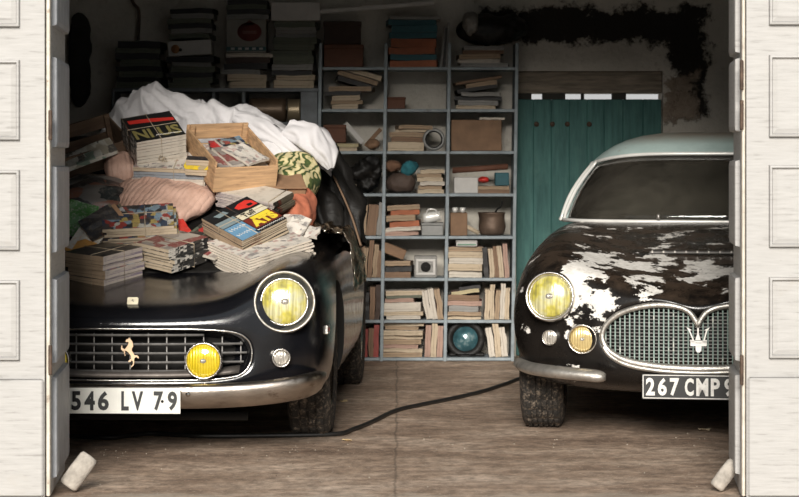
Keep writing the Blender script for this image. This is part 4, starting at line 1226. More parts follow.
def quilt_mat():
    b = NB('salmon_quilted_satin')
    v = b.coord('Object')
    n = b.noise(v, 7, 6, .65)
    w1 = b.n('ShaderNodeTexWave'); w1.inputs['Scale'].default_value = 13; w1.inputs['Distortion'].default_value = 2.5; w1.inputs['Detail'].default_value = 3
    b.l(v, w1.inputs['Vector'])
    w2 = b.n('ShaderNodeTexWave'); w2.bands_direction = 'Y'; w2.inputs['Scale'].default_value = 3.2; w2.inputs['Distortion'].default_value = 3
    b.l(v, w2.inputs['Vector'])
    c = b.ramp(n, [(0.3, (0.42, 0.25, 0.19)), (0.65, (0.64, 0.42, 0.33))])
    b.l(c, b.p.inputs['Base Color']); b.set(Roughness=.6)
    h = b.math('ADD', b.math('MULTIPLY', b.math('POWER', w1.outputs['Fac'], .4), .7), b.math('ADD', b.math('MULTIPLY', b.math('POWER', w2.outputs['Fac'], .4), .5), b.math('MULTIPLY', n, 1.2)))
    b.bump(h, 0.55, .009)
    return b.m
M_pink = quilt_mat()

M_orange = cloth_mat('faded_orange_cloth', (0.42, 0.13, 0.07), .3, 8)
M_sheet = cloth_mat('white_cotton_sheet', (0.54, 0.525, 0.53), .10, 5, .25, dirt=((0.42, 0.39, 0.37), .62))
M_pattern = cover_mat('dark_patterned_oilcloth', [(0.02, 0.018, 0.018), (0.03, 0.03, 0.03), (0.17, 0.075, 0.05), (0.025, 0.03, 0.03), (0.015, 0.015, 0.015), (0.14, 0.13, 0.12)], (9, 16, 12), .3, seed=11)
lump('quilt', 'salmon pink satin quilt folded among the magazine bundles', 'quilt', 168, 196, 10.87, .23, .26, .070, M_pink, -25, 24, 3, .020, 7, .8, .005)
lump('oilcloth_bag', 'dark patterned oilcloth bag at the left end of the heap, above the blue bundle', 'bag', 92, 197, 10.86, .175, .18, .075, M_pattern, 12, 22, 5, .018, 6)
lump('cushion', 'cushion with a green and cream leaf print below the white sheet', 'cushion', 288, 181, 11.12, .145, .20, .110, leaf_print(), -14, 22, 6, .016, 5)
lump('orange_cloth', 'crumpled orange cloth at the right edge of the heap', 'cloth', 296, 213, 10.92, .085, .13, .085, M_orange, -10, 20, 7, .022, 8)
lump('satin_pillow', 'pink satin pillow end showing between the comic and the tall dark-topped bundle', 'pillow', 121, 170, 11.02, .075, .10, .065, M_pink, 10, 20, 8, .014, 8)

# ---- bundles of magazines, front to back
G = 'tied magazine bundles on the bonnet'
V_red2 = V_red
bundle('tied bundle of tan magazines lowest on the bonnet beside the grey door leaf', 104, 287, 10.02, .21, .27, .128, 4, -32, 9, 'r', [V_dark, V_blue], P_tan, P_tan, P_purple, top=V_dark, seed=11, group=G, strings=[('y', .04), ('x', .5)], jit=.010)
bundle('tied magazine bundle with a blue and yellow printed top above the tan bundle', 105, 248, 10.40, .315, .215, .090, 6, 6, 27, 'l', V_blue, P_cream, V_dark, P_cream, top=V_blue, seed=12, group=G, strings=[('y', .02), ('x', .62)], jit=.012)
bundle('loosely fanned bundle with a black and white zebra-patterned side', 172, 274, 10.18, .20, .25, .100, 7, -38, 14, 'r', V_zebra, P_cream, P_tan, V_zebra, top=V_photo, seed=13, group=G, strings=[('x', .55)], jit=.014, fan=-.002)
# newspapers under the turf bundle
V_paper = cover_mat('plain_newsprint', [(0.60, 0.53, 0.44), (0.64, 0.57, 0.48), (0.54, 0.48, 0.40), (0.62, 0.55, 0.46), (0.30, 0.26, 0.22)], (40, 60, 40), 0.85, seed=14)
for i in range(9):
    m = MB(); t = .0108
    slab(m, .285, .36 - .006 * (i % 3), t - .0032, (0, 1, 1, 1), 400 + i, .0004)
    nth = ['lowest', 'second from the bottom', 'third from the bottom', 'fourth from the bottom', 'fifth from the bottom', 'fifth from the top', 'third from the top', 'second from the top', 'topmost'][i]
    if i == 5: nth = 'fourth from the top'
    o = m.obj('newspaper', [V_paper if i < 8 else V_news, P_fold])
    yaw = -50 + (i - 4) * .7 + random.Random(i).uniform(-.9, .9)
    o.matrix_world = T(*wpt(250 - i * .15, 282.5 - i * 2.6, 10.13 + .0012 * i)) @ RX(R(15 + i * .55)) @ RZ(R(yaw)) @ T(-.1425, 0, 0)
    tag(o, 'folded newspaper, %s of the sheaf above the right headlamp' % nth, 'newspaper', 'newspapers above the headlamp')
e, top, ax, hh = bundle('tied bundle with a yellow headline on its cover, on top of the folded newspapers', 243, 256, 10.26, .265, .262, .075, 7, -45, 30, 'r', V_dark, P_tan, P_tan, P_cream, top=V_dark, seed=14, group=G, strings=[('y', -.02), ('x', .33)])
# printed cover blocks of that top magazine, in the plane of the cover (local x along left face, y along right face)
def blk(parent, name, x0, y0, x1, y1, z, mt):
    m = MB(); m.box((x0, y0, z), (x1, y1, z + .0006)); return m.obj(name, mt, parent)
M_ink = {k: mat('ink_' + k, c, .4, 0, .12, 30) for k, c in dict(red=(.62, .04, .03), yellow=(.78, .60, .05), cream=(.66, .60, .44), blue=(.14, .28, .42), black=(.015, .015, .015), grey=(.20, .25, .26), gold=(.26, .22, .08), white=(.72, .70, .66), maroon=(.16, .03, .02), green=(.08, .20, .12)).items()}
CW, CD = .265, .262
def cblk(a0, a1, b0, b1, mt, dz=.0012, name='cover_panel'):
    blk(e, name, -CW * (1 - a0) + .003, CD * b0 + .002, -CW * (1 - a1), CD * b1, hh + dz, mt)
def cover_text(parent, s_, x, y, z, w_, h_, mt, rot=0, name='cover_lettering', bold=.03):
    vs, fs = text_verts(s_, w_, h_, .0008, bold)
    m = MB(); m.add(vs, fs, 0, False, T(x, y, z) @ RZ(R(rot)) @ RX(R(-90)))
    return m.obj(name, mt, parent)
cblk(0, .30, 0, .50, M_ink['black']); cblk(0, .34, .52, .99, M_ink['black'])
def cpoly(P, mt, dz=.0024):
    m = MB(); m.add([(-CW * (1 - a), CD * b, hh + dz) for a, b in P], [tuple(range(len(P)))]); m.obj('cover_print', mt, e)
cpoly([(.16, .58), (.10, .70), (.08, .88), (.16, .96), (.30, .97), (.31, .80), (.24, .60)], M_ink['red'])
cpoly([(.20, .80), (.20, .90), (.27, .90), (.27, .80)], M_ink['black'], .0030)
cpoly([(.12, .15), (.10, .38), (.20, .42), (.22, .20)], M_ink['grey'])
cblk(.31, .52, 0, .40, M_ink['grey']); cblk(.35, .53, .42, .99, M_ink['cream']); cblk(.53, 1, 0, .40, M_ink['blue']); cblk(.54, .88, .41, .99, M_ink['maroon']); cblk(.89, .99, .35, .99, M_ink['black'])
cblk(.54, .64, .55, .95, M_ink['yellow'], .0016)
cover_text(e, 'Tuff', -CW * (1 - .44), CD * .64, hh + .0030, .070, .034, M_ink['black'], 90)
cover_text(e, 'ATS', -CW * (1 - .75), CD * .70, hh + .0030, .135, .055, M_ink['yellow'], 90, bold=.06)
def scribble(parent, x0, x1, y, amp, z, mt, n=14, r=.0014, rot=0):
    m = MB(); rnn = random.Random(n)
    m.tube([(x0 + (x1 - x0) * k / n, y + amp * (1 if k % 2 else -1) * rnn.uniform(.4, 1) + rot * (x1 - x0) * k / n, z) for k in range(n + 1)], r, 5)
    return m.obj('cover_lettering', mt, parent)
def yscrib(a, b0, b1, amp, n, r):
    m = MB(); rnn = random.Random(n)
    m.tube([(-CW * (1 - a) + amp * (1 if k % 2 else -1) * rnn.uniform(.4, 1), CD * (b0 + (b1 - b0) * k / n), hh + .0032) for k in range(n + 1)], r, 5); m.obj('cover_lettering', M_ink['white'], e)
yscrib(.65, .04, .36, .012, 11, .0018); yscrib(.84, .04, .36, .010, 12, .0018); yscrib(.94, .40, .97, .006, 26, .0015)
bundle('bundle with purple-inked page edges and a dark end, beneath the pine crate', 274, 219, 10.64, .31, .17, .075, 10, -30, 20, 'r', V_dark, P_purple, P_purple, V_dark, top=P_white, seed=15, group=G, strings=[('y', .13)])
# two stacked under the white sheet
bundle('wide cream bundle directly beneath the tall dark-topped bundle', 170, 190, 10.86, .335, .21, .105, 4, -4, 22, 'c', [V_dark, V_news], [P_white, P_white, P_spines, P_cream], P_cream, V_dark, top=V_news, seed=16, group=G, strings=[('y', .02), ('y', .155)])
e, top, ax, hh = bundle('tall dark-topped bundle of magazines beside the pine crate, tied twice with string', 162.5, 163, 10.90, .235, .265, .124, 4, 21, 27, 'c', V_dark, P_white, V_zebra, P_cream, top=V_dark, seed=17, group=G, strings=[('y', .0), ('x', .50)], jit=.004)
blk(e, 'cover_panel', -.112, .006, .112, .256, hh + .0015, M_ink['black'])
m = MB(); m.add([(-.10, .185, hh + .0028), (.0, .175, hh + .0028), (.11, .160, hh + .0028), (.11, .190, hh + .0028), (.0, .215, hh + .0028), (-.10, .222, hh + .0028)], [(0, 1, 2, 3, 4, 5)]); m.obj('cover_print', M_ink['red'], e)
cover_text(e, 'NI US', .0, .068, hh + .0030, .215, .095, M_ink['gold'], 0, bold=.03)
scribble(e, -.015, .105, .036, .005, hh + .0045, M_ink['white'], 22, .0014, -.05)
m = MB(); m.tube([(.0, -.006, .035), (-.012, -.010, .045), (-.020, -.008, .030), (-.006, -.010, .022), (.006, -.010, .034), (.016, -.008, .022)], .0022, 6); m.tube([(0, -.006, .035), (.004, -.012, .018), (.020, -.012, .010)], .002, 6)
m.obj('knot', M_string, e)
bundle('small stack of magazines with one yellow cover, left of the pine crate front board', 198, 176, 10.80, .12, .05, .078, 3, -6, 24, 'c', [V_photo, V_yel, V_dark], [P_cream, V_yel, P_cream], seed=18, group=G, string=False)

# ---- crates
def crate(label, x, y, Y, w_, d_, h_, yaw, tilt, roll, mt, anchor='r', slats=(1, 2, 2)):
    e = thing('wooden_crate', label, 'crate'); e.matrix_world = frame(x, y, Y, yaw, tilt, roll)
    ox = {'r': -w_, 'l': 0}[anchor]; t = .010
    def pc(name, a, b2):
        m = MB(); m.bbox((a[0] + ox, a[1], a[2]), (b2[0] + ox, b2[1], b2[2]), .002); m.obj(name, mt, e)
    pc('bottom_board', (0, 0, 0), (w_, d_, t))
    pc('front_board', (0, -t, 0), (w_, 0, h_ * .74))
    pc('back_board', (0, d_, h_ * .55), (w_, d_ + t, h_)); pc('back_board', (0, d_, 0), (w_, d_ + t, h_ * .40))
    pc('side_board', (w_ - t, 0, .0), (w_, d_, h_ * .9)); pc('side_board', (0, 0, .0), (t, d_, h_ * .9))
    for cx_ in (t, w_ - t - .022): pc('corner_post', (cx_, d_ - .022, 0), (cx_ + .022, d_, h_ * 1.02)); pc('corner_post', (cx_, 0, 0), (cx_ + .022, .022, h_ * .70))
    return e
cr = crate('pale pine crate holding loose magazines, below the white sheet', 275, 189, 10.86, .300, .400, .160, 23, 25, 8, M_pine)
MC = frame(275, 189, 10.86, 23, 25, 8)
loose = [(-.225, .02, -8, V_photo, 'photo cover face up at the left'), (-.15, .03, 12, V_photo, 'red and grey cover in the middle'), (-.085, .02, 24, V_news, 'printed paper at the right'), (-.20, .12, -12, V_red, 'red cover at the back'), (-.10, .13, 12, V_blue, 'blue cover at the back right')]
for i, (lx, ly, yw, cv, ds) in enumerate(loose):
    m = MB(); slab(m, .13, .18, .012, (0, 1, 1, 1), 60 + i, .003)
    o = m.obj('magazine', [cv, P_white]); o.matrix_world = MC @ T(lx, ly, .088 + .013 * (i % 3) + .006) @ RZ(R(yw)) @ RX(R(4))
    tag(o, 'loose magazine in the pine crate, ' + ds, 'magazine', 'loose magazines in the pine crate')
m = MB()
for i in range(7): slab(m, .27, .33, .010, (0, 1, 1, 1), 90 + i, .002, mtx=T(-.15, .02, .011 + i * .0105))
o = m.obj('magazine_layer', [V_news, P_cream]); o.matrix_world = MC; tag(o, 'packed paper layer filling the bottom of the pine crate', 'papers', kind='stuff')
crate('dark aged wooden crate behind the oilcloth bag, at the left end of the heap', 58, 182, 11.02, .36, .26, .145, 24, 22, -8, M_oldwood, 'l')
# cardboard tray right of the pine crate
e = thing('cardboard_box', 'brown cardboard box between the pine crate and the leaf-print cushion', 'box'); e.matrix_world = frame(304, 207, 10.93, 14, 24, 6)
m = MB(); m.bbox((-.17, 0, 0), (0, .25, .012), .003); m.bbox((-.17, -.006, 0), (0, .004, .105), .002); m.bbox((-.006, 0, 0), (.004, .25, .10), .002); m.bbox((-.174, 0, 0), (-.166, .25, .10), .002); m.bbox((-.17, .246, 0), (0, .254, .10), .002)
M_card = mat('brown_cardboard', (0.27, 0.155, 0.085), .85, 0, .25, 9, .3, 30)
m.obj('tray', M_card, e)
m = MB(); m.bbox((-.17, -.01, .100), (.0, .12, .106), .002); m.obj('flap', M_card, e, T(0, 0, 0) @ RX(R(6)))
# ---- single magazines tucked in
def single(label, x, y, Y, w_, d_, h_, yaw, tilt, roll, cv, ed=None, seed=5, anchor='c', cat='magazine', name='magazine', sag=0, wob=.003):
    m = MB(); slab(m, w_, d_, h_, (0, 1, 1, 1), seed, wob, sag)
    ax = {'c': 0, 'l': w_ / 2, 'r': -w_ / 2}[anchor]
    o = m.obj(name, [cv, ed or P_cream]); o.matrix_world = frame(x, y, Y, yaw, tilt, roll) @ T(ax, 0, 0)
    return tag(o, label, cat)
single('black and white panelled comic slanting above the dark oilcloth bag', 66, 173, 10.93, .255, .15, .020, 20, 24, -14, V_comic, V_comic, 21, 'l')
single('green and white magazine propped upright beside the grey door leaf', 60, 234, 10.55, .13, .17, .012, -12, 62, 10, V_green, P_white, 22, 'l')
single('white booklet with an orange corner above the tan bundle', 64, 252, 10.38, .12, .17, .014, -25, 50, 0, cover_mat('white_orange_cover', [(.6, .57, .52), (.62, .6, .55), (.6, .30, .08)], (8, 8, 8)), P_white, 23, 'l')
for i in range(3):
    single('brown %s standing booklet left of the blue-topped bundle' % ['innermost', 'middle', 'outermost'][i], 103 - 5 * i, 243, 10.44 - .02 * i, .12, .16, .014, -55, 60, 0, M_card if i % 2 else V_dark, P_tan, 30 + i, 'r')
single('red and black magazine lying between the quilt and the newspapers', 196, 247, 10.42, .17, .19, .014, -28, 26, 0, V_red, P_white, 41, 'c')
single('red booklet peeping out under the salmon quilt', 181, 236, 10.52, .10, .14, .012, 22, 26, 0, M_ink['red'], P_white, 42, 'c')
single('coloured magazine on top of the fanned zebra bundle', 200, 256, 10.33, .16, .18, .014, -36, 24, 0, V_photo, P_white, 43, 'c')
single('crumpled newspaper page beside the yellow headline bundle', 285, 237, 10.50, .13, .15, .010, -20, 38, 0, V_news, P_white, 44, 'c', 'newspaper', 'newspaper', .01, .012)
single('grey leaflet under the orange cloth at the right of the newspapers', 303, 239, 10.52, .12, .10, .008, -10, 30, -12, V_news, P_white, 45, 'c', 'newspaper', 'newspaper', .01, .01)

# ---- white sheet bunched over the roof
def interp(tab, x):
    if x <= tab[0][0]: return tab[0][1]
    for (a, u), (b2, v) in zip(tab, tab[1:]):
        if x <= b2:
            t = (x - a) / (b2 - a); t = t * t * (3 - 2 * t) * .5 + t * .5
            return u + (v - u) * t
    return tab[-1][1]
topy = [(97, 132), (104, 112), (120, 98), (135, 85), (155, 80), (175, 88), (195, 97), (230, 101), (255, 105), (275, 117), (295, 127), (310, 137), (322, 148), (330, 160), (333, 170)]
boty = [(97, 140), (105, 150), (130, 158), (180, 160), (247, 164), (270, 170), (295, 160), (312, 161), (322, 165), (333, 174)]
NX, NV = 190, 44
def fsheet(i, j):
    x = 97 + 236 * i / (NX - 1); a = math.pi * j / (NV - 1)          # 0 front bottom .. pi back bottom
    ty, by = interp(topy, x), interp(boty, x)
    zt_, zb = pz(ty, 11.55), pz(by, 11.45)
    hgt = max(.012, zt_ - zb)
    X = px(x, 11.5)
    endk = min(1, (i + 1) / 14, (NX - i) / 16) ** .5
    Yc = 11.60; hw = (.19 + .04 * math.sin(x * .05)) * endk
    Y = Yc - math.copysign(abs(math.cos(a)) ** .85, math.cos(a)) * hw
    z = zb + hgt * math.sin(a) ** .75
    # long diagonal folds
    q = X * 9 + (z * 7) * (1 if x < 200 else -.2) + 1.6 * fbm(X * 3, z * 3, 1.0)
    f = 1 - abs(math.sin(q * 1.55 + 2.2 * noise.noise((X * 3, a * 1.3, 4))))
    g_ = noise.noise((X * 10, a * 1.9, 9))
    d = (.040 * f ** 1.3 * (1 - .55 * math.sin(a)) - .018 + .016 * g_ + .014 * (1 - abs(math.sin(X * 30 + z * 34 + 3 * noise.noise((X * 5, a * 2, 6))))) + .012 * fbm(X * 12, a * 3, 2)) * endk * min(1, math.sin(a) * 3 + .35)
    sag = .30 * (x > 247) * 0
    return (X + .010 * noise.noise((X * 9, a * 2, 20)), Y - d * math.cos(a) * 1.3, z + d * math.sin(a) - .012)
m = MB(); m.grid(fsheet, NX, NV)
o1 = len(m.v); m.grid(lambda i, j: tuple(Vector(fsheet(i, j)) * 1 + Vector((0, .0, -.008))), NX, NV)
rim = [(i, 0) for i in range(NX)] + [(NX - 1, j) for j in range(1, NV)] + [(i, NV - 1) for i in range(NX - 2, -1, -1)] + [(0, j) for j in range(NV - 2, 0, -1)]
for k in range(len(rim)):
    p, q = rim[k], rim[(k + 1) % len(rim)]
    m.f.append([p[1] * NX + p[0], q[1] * NX + q[0], o1 + q[1] * NX + q[0], o1 + p[1] * NX + p[0]]); m.m.append(0); m.sm.append(True)
# second fold of the sheet hanging in front on the right
def roll(pts, rad, folds, seed, NU=36):
    P = cat_rom(pts, 10); n = len(P); rr = []
    for i in range(n):
        t = i / (n - 1) * (len(rad) - 1); k = min(int(t), len(rad) - 2); rr.append(rad[k] + (rad[k + 1] - rad[k]) * (t - k))
    def f(i, j):
        p = P[j]; d = (P[min(j + 1, n - 1)] - P[max(j - 1, 0)]).normalized()
        s_ = d.cross(Vector((0, 0, 1))).normalized(); u = s_.cross(d)
        a = 2 * math.pi * i / NU
        r = rr[j] * (1 + .28 * (1 - abs(math.sin(a * folds / 2 + j * .06 + 2 * noise.noise((j * .09, a, seed)))) * 1.4) + .15 * noise.noise((math.cos(a) * 2, math.sin(a) * 2 + j * .15, seed + 5)))
        return p + s_ * math.cos(a) * r + u * math.sin(a) * r
    return f, NU, n
for pts, rad, fl, sd in (([wpt(236, 120, 11.35), wpt(262, 132, 11.30), wpt(290, 150, 11.25), wpt(304, 160, 11.22)], [.035, .055, .05, .02], 5, 2),
                         ([wpt(255, 146, 11.30), wpt(272, 156, 11.26), wpt(292, 163, 11.22)], [.05, .06, .02], 4, 5),
                         ([wpt(290, 132, 11.30), wpt(312, 142, 11.24), wpt(326, 156, 11.20), wpt(331, 169, 11.18)], [.06, .075, .05, .012], 5, 9),
                         ([wpt(188, 139, 11.34), wpt(215, 140, 11.36), wpt(250, 142, 11.34)], [.04, .045, .04], 4, 12)):
    f, NU, n = roll(pts, rad, fl, sd); m.grid(f, NU, n, closed=True)
tag(m.obj('bed_sheet', M_sheet), 'white bed sheet bunched over the top of the heap and the car roof', 'sheet')

# ---- black drape falling from the roof on the right and a brown-edged flap
m = MB()
for pts, rad, fl, sd in (([wpt(316, 150, 11.75), wpt(330, 182, 11.66), wpt(343, 214, 11.58), wpt(352, 246, 11.50)], [.08, .10, .10, .06], 5, 3),
                         ([wpt(302, 180, 11.6), wpt(318, 205, 11.52), wpt(330, 240, 11.42)], [.09, .10, .06], 5, 8)):
    f, NU, n = roll(pts, rad, fl, sd); m.grid(f, NU, n, closed=True)
tag(m.obj('black_drape', M_tarp), 'black oilcloth hanging from the roof down the side of the convertible', 'tarpaulin')
m = MB(); P = cat_rom([wpt(333, 175, 11.50), wpt(343, 196, 11.45), wpt(352, 218, 11.38), wpt(360, 244, 11.32)], 8)
m.loft([[tuple(p), tuple(p + Vector((.012, .02, -.01))), tuple(p + Vector((.010, .022, -.016))), tuple(p + Vector((-.002, .006, -.008)))] for p in P], True, True, 0, True)
tag(m.obj('leather_strap', craft('brown_leather_strap', (.16, .10, .06))), 'brown leather strap lying over the black oilcloth at the roof side', 'strap')
# ---- crumpled clear plastic on the wing behind the headlamp
def plastic():
    b = NB('crumpled_clear_plastic')
    t = b.t; n = b.noise(b.coord('Object'), 16, 4, .6)
    tr = b.n('ShaderNodeBsdfTransparent'); tr.inputs[0].default_value = (.75, .74, .72, 1)
    gl = b.n('ShaderNodeBsdfGlossy'); gl.inputs['Roughness'].default_value = .12; gl.inputs[0].default_value = (.85, .78, .68, 1)
    df = b.n('ShaderNodeBsdfDiffuse'); df.inputs[0].default_value = (.30, .22, .15, 1)
    bp = b.n('ShaderNodeBump'); bp.inputs['Strength'].default_value = .9; bp.inputs['Distance'].default_value = .03; b.l(n, bp.inputs['Height']); b.l(bp.outputs[0], gl.inputs['Normal'])
    m1 = b.n('ShaderNodeMixShader'); m1.inputs[0].default_value = .60; b.l(tr.outputs[0], m1.inputs[1]); b.l(gl.outputs[0], m1.inputs[2])
    m2 = b.n('ShaderNodeMixShader'); b.l(b.ramp(n, [(.52, 0.0), (.66, .6)]), m2.inputs[0]); b.l(m1.outputs[0], m2.inputs[1]); b.l(df.outputs[0], m2.inputs[2])
    b.l(m2.outputs[0], b.out.inputs[0]); return b.m
m = MB(); N1, N2 = 46, 34
def fp(i, j):
    s_ = i / (N1 - 1); t = j / (N2 - 1)
    u = .56 + .27 * s_; v = 1.12 + .95 * t
    # drape over fender crown and down the flank
    over = max(0, s_ - .55) / .45
    uu = .58 + .255 * math.sin(min(1, s_ * 1.15) * math.pi / 2)
    w_ = .872 - .26 * over ** 1.2 - .0 * t + (.02 if s_ < .3 else 0)
    d = .020 * fbm(s_ * 6, t * 8, 3) + .022 * (1 - abs(math.sin(s_ * 9 + t * 6 + 2.5 * noise.noise((s_ * 3, t * 5, 1)))))
    p = F2W(uu + d * over, v, w_ + d * (1 - over * .6)); return p
m.grid(fp, N1, N2)
o1 = len(m.v); m.grid(lambda i, j: fp(i, j) + Vector((-.002, 0, -.003)), N1, N2)
rim = [(i, 0) for i in range(N1)] + [(N1 - 1, j) for j in range(1, N2)] + [(i, N2 - 1) for i in range(N1 - 2, -1, -1)] + [(0, j) for j in range(N2 - 2, 0, -1)]
for k in range(len(rim)):
    p, q = rim[k], rim[(k + 1) % len(rim)]
    m.f.append([p[1] * N1 + p[0], q[1] * N1 + q[0], o1 + q[1] * N1 + q[0], o1 + p[1] * N1 + p[0]]); m.m.append(0); m.sm.append(True)
tag(m.obj('plastic_sheet', plastic()), 'crumpled clear plastic sheet over the wing behind the right headlamp', 'plastic sheet')
# ================================================================== pigeonhole shelf on the back wall
SY = 14.30
_before = set(bpy.data.objects)
M_shelf = mat('grey_blue_painted_shelf', (0.25, 0.29, 0.31), 0.6, 0, 0.3, 14, 0.2, 50, dirt=((0.10, 0.09, 0.075), 0.60))
sh = thing('pigeonhole_shelf', 'tall grey-blue pigeonhole shelf of three columns against the back wall', 'shelf', (0, SY, 0))
COLX = [320.5, 386, 449.5, 517]
ROWY = [67, 109, 151, 193.5, 236, 278, 320, 362]
for i, x in enumerate(COLX):
    m = MB(); a = px(x, SY)
    m.bbox((a - .010, 0, 0), (a + .010, .30, pz(43, SY)), .002); m.obj('upright', M_shelf, sh)
for r, y in enumerate(ROWY):
    for c in range(3):
        m = MB(); z = pz(y, SY) if r < 7 else .022
        m.bbox((px(COLX[c], SY) + .010, .002, z - .018), (px(COLX[c + 1], SY) - .010, .30, z), .002); m.obj('shelf_board', M_shelf, sh)
COLN = ['left column', 'middle column', 'right column']
ROWN = ['top row', 'second row down', 'third row down', 'fourth row down', 'fifth row down', 'third row up', 'second row up', 'bottom row']
def floorz(r): return (pz(ROWY[r], SY) if r < 7 else .022) + .0008
K = dict(cream=(P_cream, V_news, 'cream'), white=(P_white, V_news, 'white'), tan=(P_tan, V_photo, 'tan'), brown=(P_brown, V_dark, 'brown'))
def solid(name, col):
    q = mat(name, col, .7, 0, .3, 12, .2); return (q, q, name.split('_')[0])
K['darkbrown'] = (mat('darkbrown_board', (.055, .032, .022), .7, 0, .3, 12), V_dark, 'dark brown')
K['orange'] = (mat('orange_cloth_binding', (.36, .11, .045), .7, 0, .3, 14), V_dark, 'orange')
K['teal'] = (mat('teal_cloth_binding', (.025, .10, .12), .7, 0, .3, 14), V_dark, 'teal')
K['red'] = (mat('dull_red_binding', (.30, .06, .05), .7, 0, .3, 14), V_dark, 'red')
K['pink'] = (page_mat('pinkish_page_edges', (.44, .29, .23), (.20, .11, .08)), V_photo, 'pinkish')
K['grey'] = (page_mat('grey_page_edges', (.30, .29, .27), (.13, .12, .11)), V_news, 'grey')
K['black'] = (mat('black_binding', (.014, .012, .011), .6, 0, .3, 14), V_dark, 'black')
K['green'] = (page_mat('greenish_page_edges', (.15, .16, .12), (.06, .065, .05)), V_dark, 'greenish grey')
K['yellow'] = (page_mat('yellowish_page_edges', (.50, .43, .26), (.28, .22, .12)), V_photo, 'yellowish')
def ordn(i, n):
    if n == 1: return 'the only one'
    if i == 0: return 'lowest'
    if i == n - 1: return 'topmost'
    return ['', 'second', 'third', 'fourth', 'fifth', 'sixth', 'seventh', 'eighth', 'ninth', 'tenth', 'eleventh', 'twelfth'][i] + ' from the bottom'
sdc = [0]
def pile(where, x0, x1, z0, items, Y=SY, depth=.25, noun='magazine', group=None, which='pile', tilt=0, yawj=3):
    """items: (thickness px, colour key, dx0 px, dx1 px)"""
    n = len(items); z = z0; s = Y / FPX; pseed = 1000 + sdc[0]
    for i, it in enumerate(items):
        t, key = it[0] * s, it[1]; sdc[0] += 1; rn = random.Random(sdc[0] * 13); jj = min(2.0, 0.05 * (x1 - x0))
        a = x0 + (it[2] if len(it) > 2 else 0) + rn.uniform(-jj * .4, jj); b2 = x1 + (it[3] if len(it) > 3 else 0) + rn.uniform(-jj, jj * .3)
        w_ = (b2 - a) * s; m = MB(); ed, cv, nm = K[key]
        slab(m, w_, depth - rn.uniform(0, .02), t - .0012, (0, 1, 1, 1), pseed, .0030, sag=rn.uniform(0, .3) * .004, nx=6, ny=3)
        o = m.obj(noun, [cv, ed]); o.matrix_world = T((px(a, Y) + px(b2, Y)) / 2, Y + .012 + rn.uniform(0, .04), z) @ RZ(R(rn.uniform(-yawj - 3, yawj + 3))) @ RY(R(tilt + rn.uniform(-1, 1))) @ RX(R(rn.uniform(-.8, .8)))
        tag(o, '%s %s, %s of the %s, %s' % (nm, noun, ordn(i, n), which, where), noun, group or ('shelf papers, ' + where))
        z += t
    return z
def stand(where, xs, ybot, hts, keys, z0, Y=SY, lean=0, noun='book', depth=.22, which='upright row'):
    n = len(keys); x = xs[0]; wpx = (xs[1] - xs[0]) / n; s = Y / FPX
    for i, k in enumerate(keys):
        sdc[0] += 1; rn = random.Random(sdc[0] * 7)
        ed, cv, nm = K[k]; m = MB(); h = (hts[i % len(hts)] * rn.uniform(.86, 1.0)) * s; t = wpx * s
        slab(m, h, depth - rn.uniform(0, .02), t - .002, (0, 1, 1, 1), sdc[0], min(.004, t * .16), nx=6, ny=3)
        a = R(lean + rn.uniform(-1.5, 1.5))
        # stand the slab up on its long edge; lean about the foot
        o = m.obj(noun, [cv, ed]); X = px(x + wpx * .5, Y)
        drop = abs(math.sin(a)) * t * .5
        o.matrix_world = T(X, Y + .015 + rn.uniform(0, .02), z0 + drop) @ RY(a) @ T(0, 0, h / 2) @ RY(R(90)) @ T(0, 0, -t / 2)
        p = 'the only one' if n == 1 else ('leftmost' if i == 0 else 'rightmost' if i == n - 1 else ['', 'second', 'third', 'fourth', 'fifth', 'sixth', 'seventh'][i] + ' from the left')
        tag(o, '%s %s, %s of the %s, %s' % (nm, noun, p, which, where), noun, 'shelf papers, ' + where)
        x += wpx
def W(r, c): return '%s, %s' % (COLN[c], ROWN[r])
# ---- row 0 (top row, no board above)
z = floorz(0)
def sbox(name, label, cat, x0, x1, y0, y1, Y, d, mt, yaw=0, roll=0, bev=.004, lid=True, z=None):
    s = Y / FPX; w_ = (x1 - x0) * s; h = (y1 - y0) * s
    e = thing(name, label, cat, (px((x0 + x1) / 2, Y), Y, (pz(y1, Y) if z is None else z)), (0, R(roll), R(yaw)))
    m = MB(); m.bbox((-w_ / 2, 0, 0), (w_ / 2, d, h * (.82 if lid else 1)), bev); m.obj('box_body', mt, e)
    if lid:
        m = MB(); m.bbox((-w_ / 2 - .003, -.003, h * .80), (w_ / 2 + .003, d + .003, h), bev); m.obj('lid', mt, e)
    return e, w_, h
M_rb = mat('reddish_brown_card', (.13, .055, .032), .8, 0, .3, 10, .2); M_db = mat('dark_brown_card', (.045, .026, .018), .8, 0, .3, 10, .2)
M_mb = mat('mid_brown_card', (.22, .13, .075), .8, 0, .3, 10, .3, 20); M_grey = mat('grey_tin', (.20, .20, .19), .5, .3, .3, 10); M_whitec = mat('white_card', (.55, .53, .50), .8, 0, .15, 10)
e, w_, h = sbox('storage_box', 'reddish brown box, lower of two, left column, top row of the pigeonhole shelf', 'box', 324, 363, 43, 65.6, SY + .01, .25, M_rb, z=z)
sbox('storage_box', 'dark brown box on the reddish brown one, left column, top row', 'box', 324, 361, 19, 42, SY + .012, .25, M_db, 1, z=z + h + .0015)
pile(W(0, 1), 389, 438, z, [(7, 'orange', 1, -1), (6, 'teal', 0, 0), (7, 'orange', 0, -2), (9, 'orange', 0, 0), (6, 'teal'), (7, 'teal', 1, 1), (6, 'teal', 0, 0), (3, 'grey', -1, 3)], noun='ledger')
stand(W(0, 1), (440.5, 448), 67, [44, 40, 46], ['grey', 'black', 'grey'], z, lean=4, noun='folder')
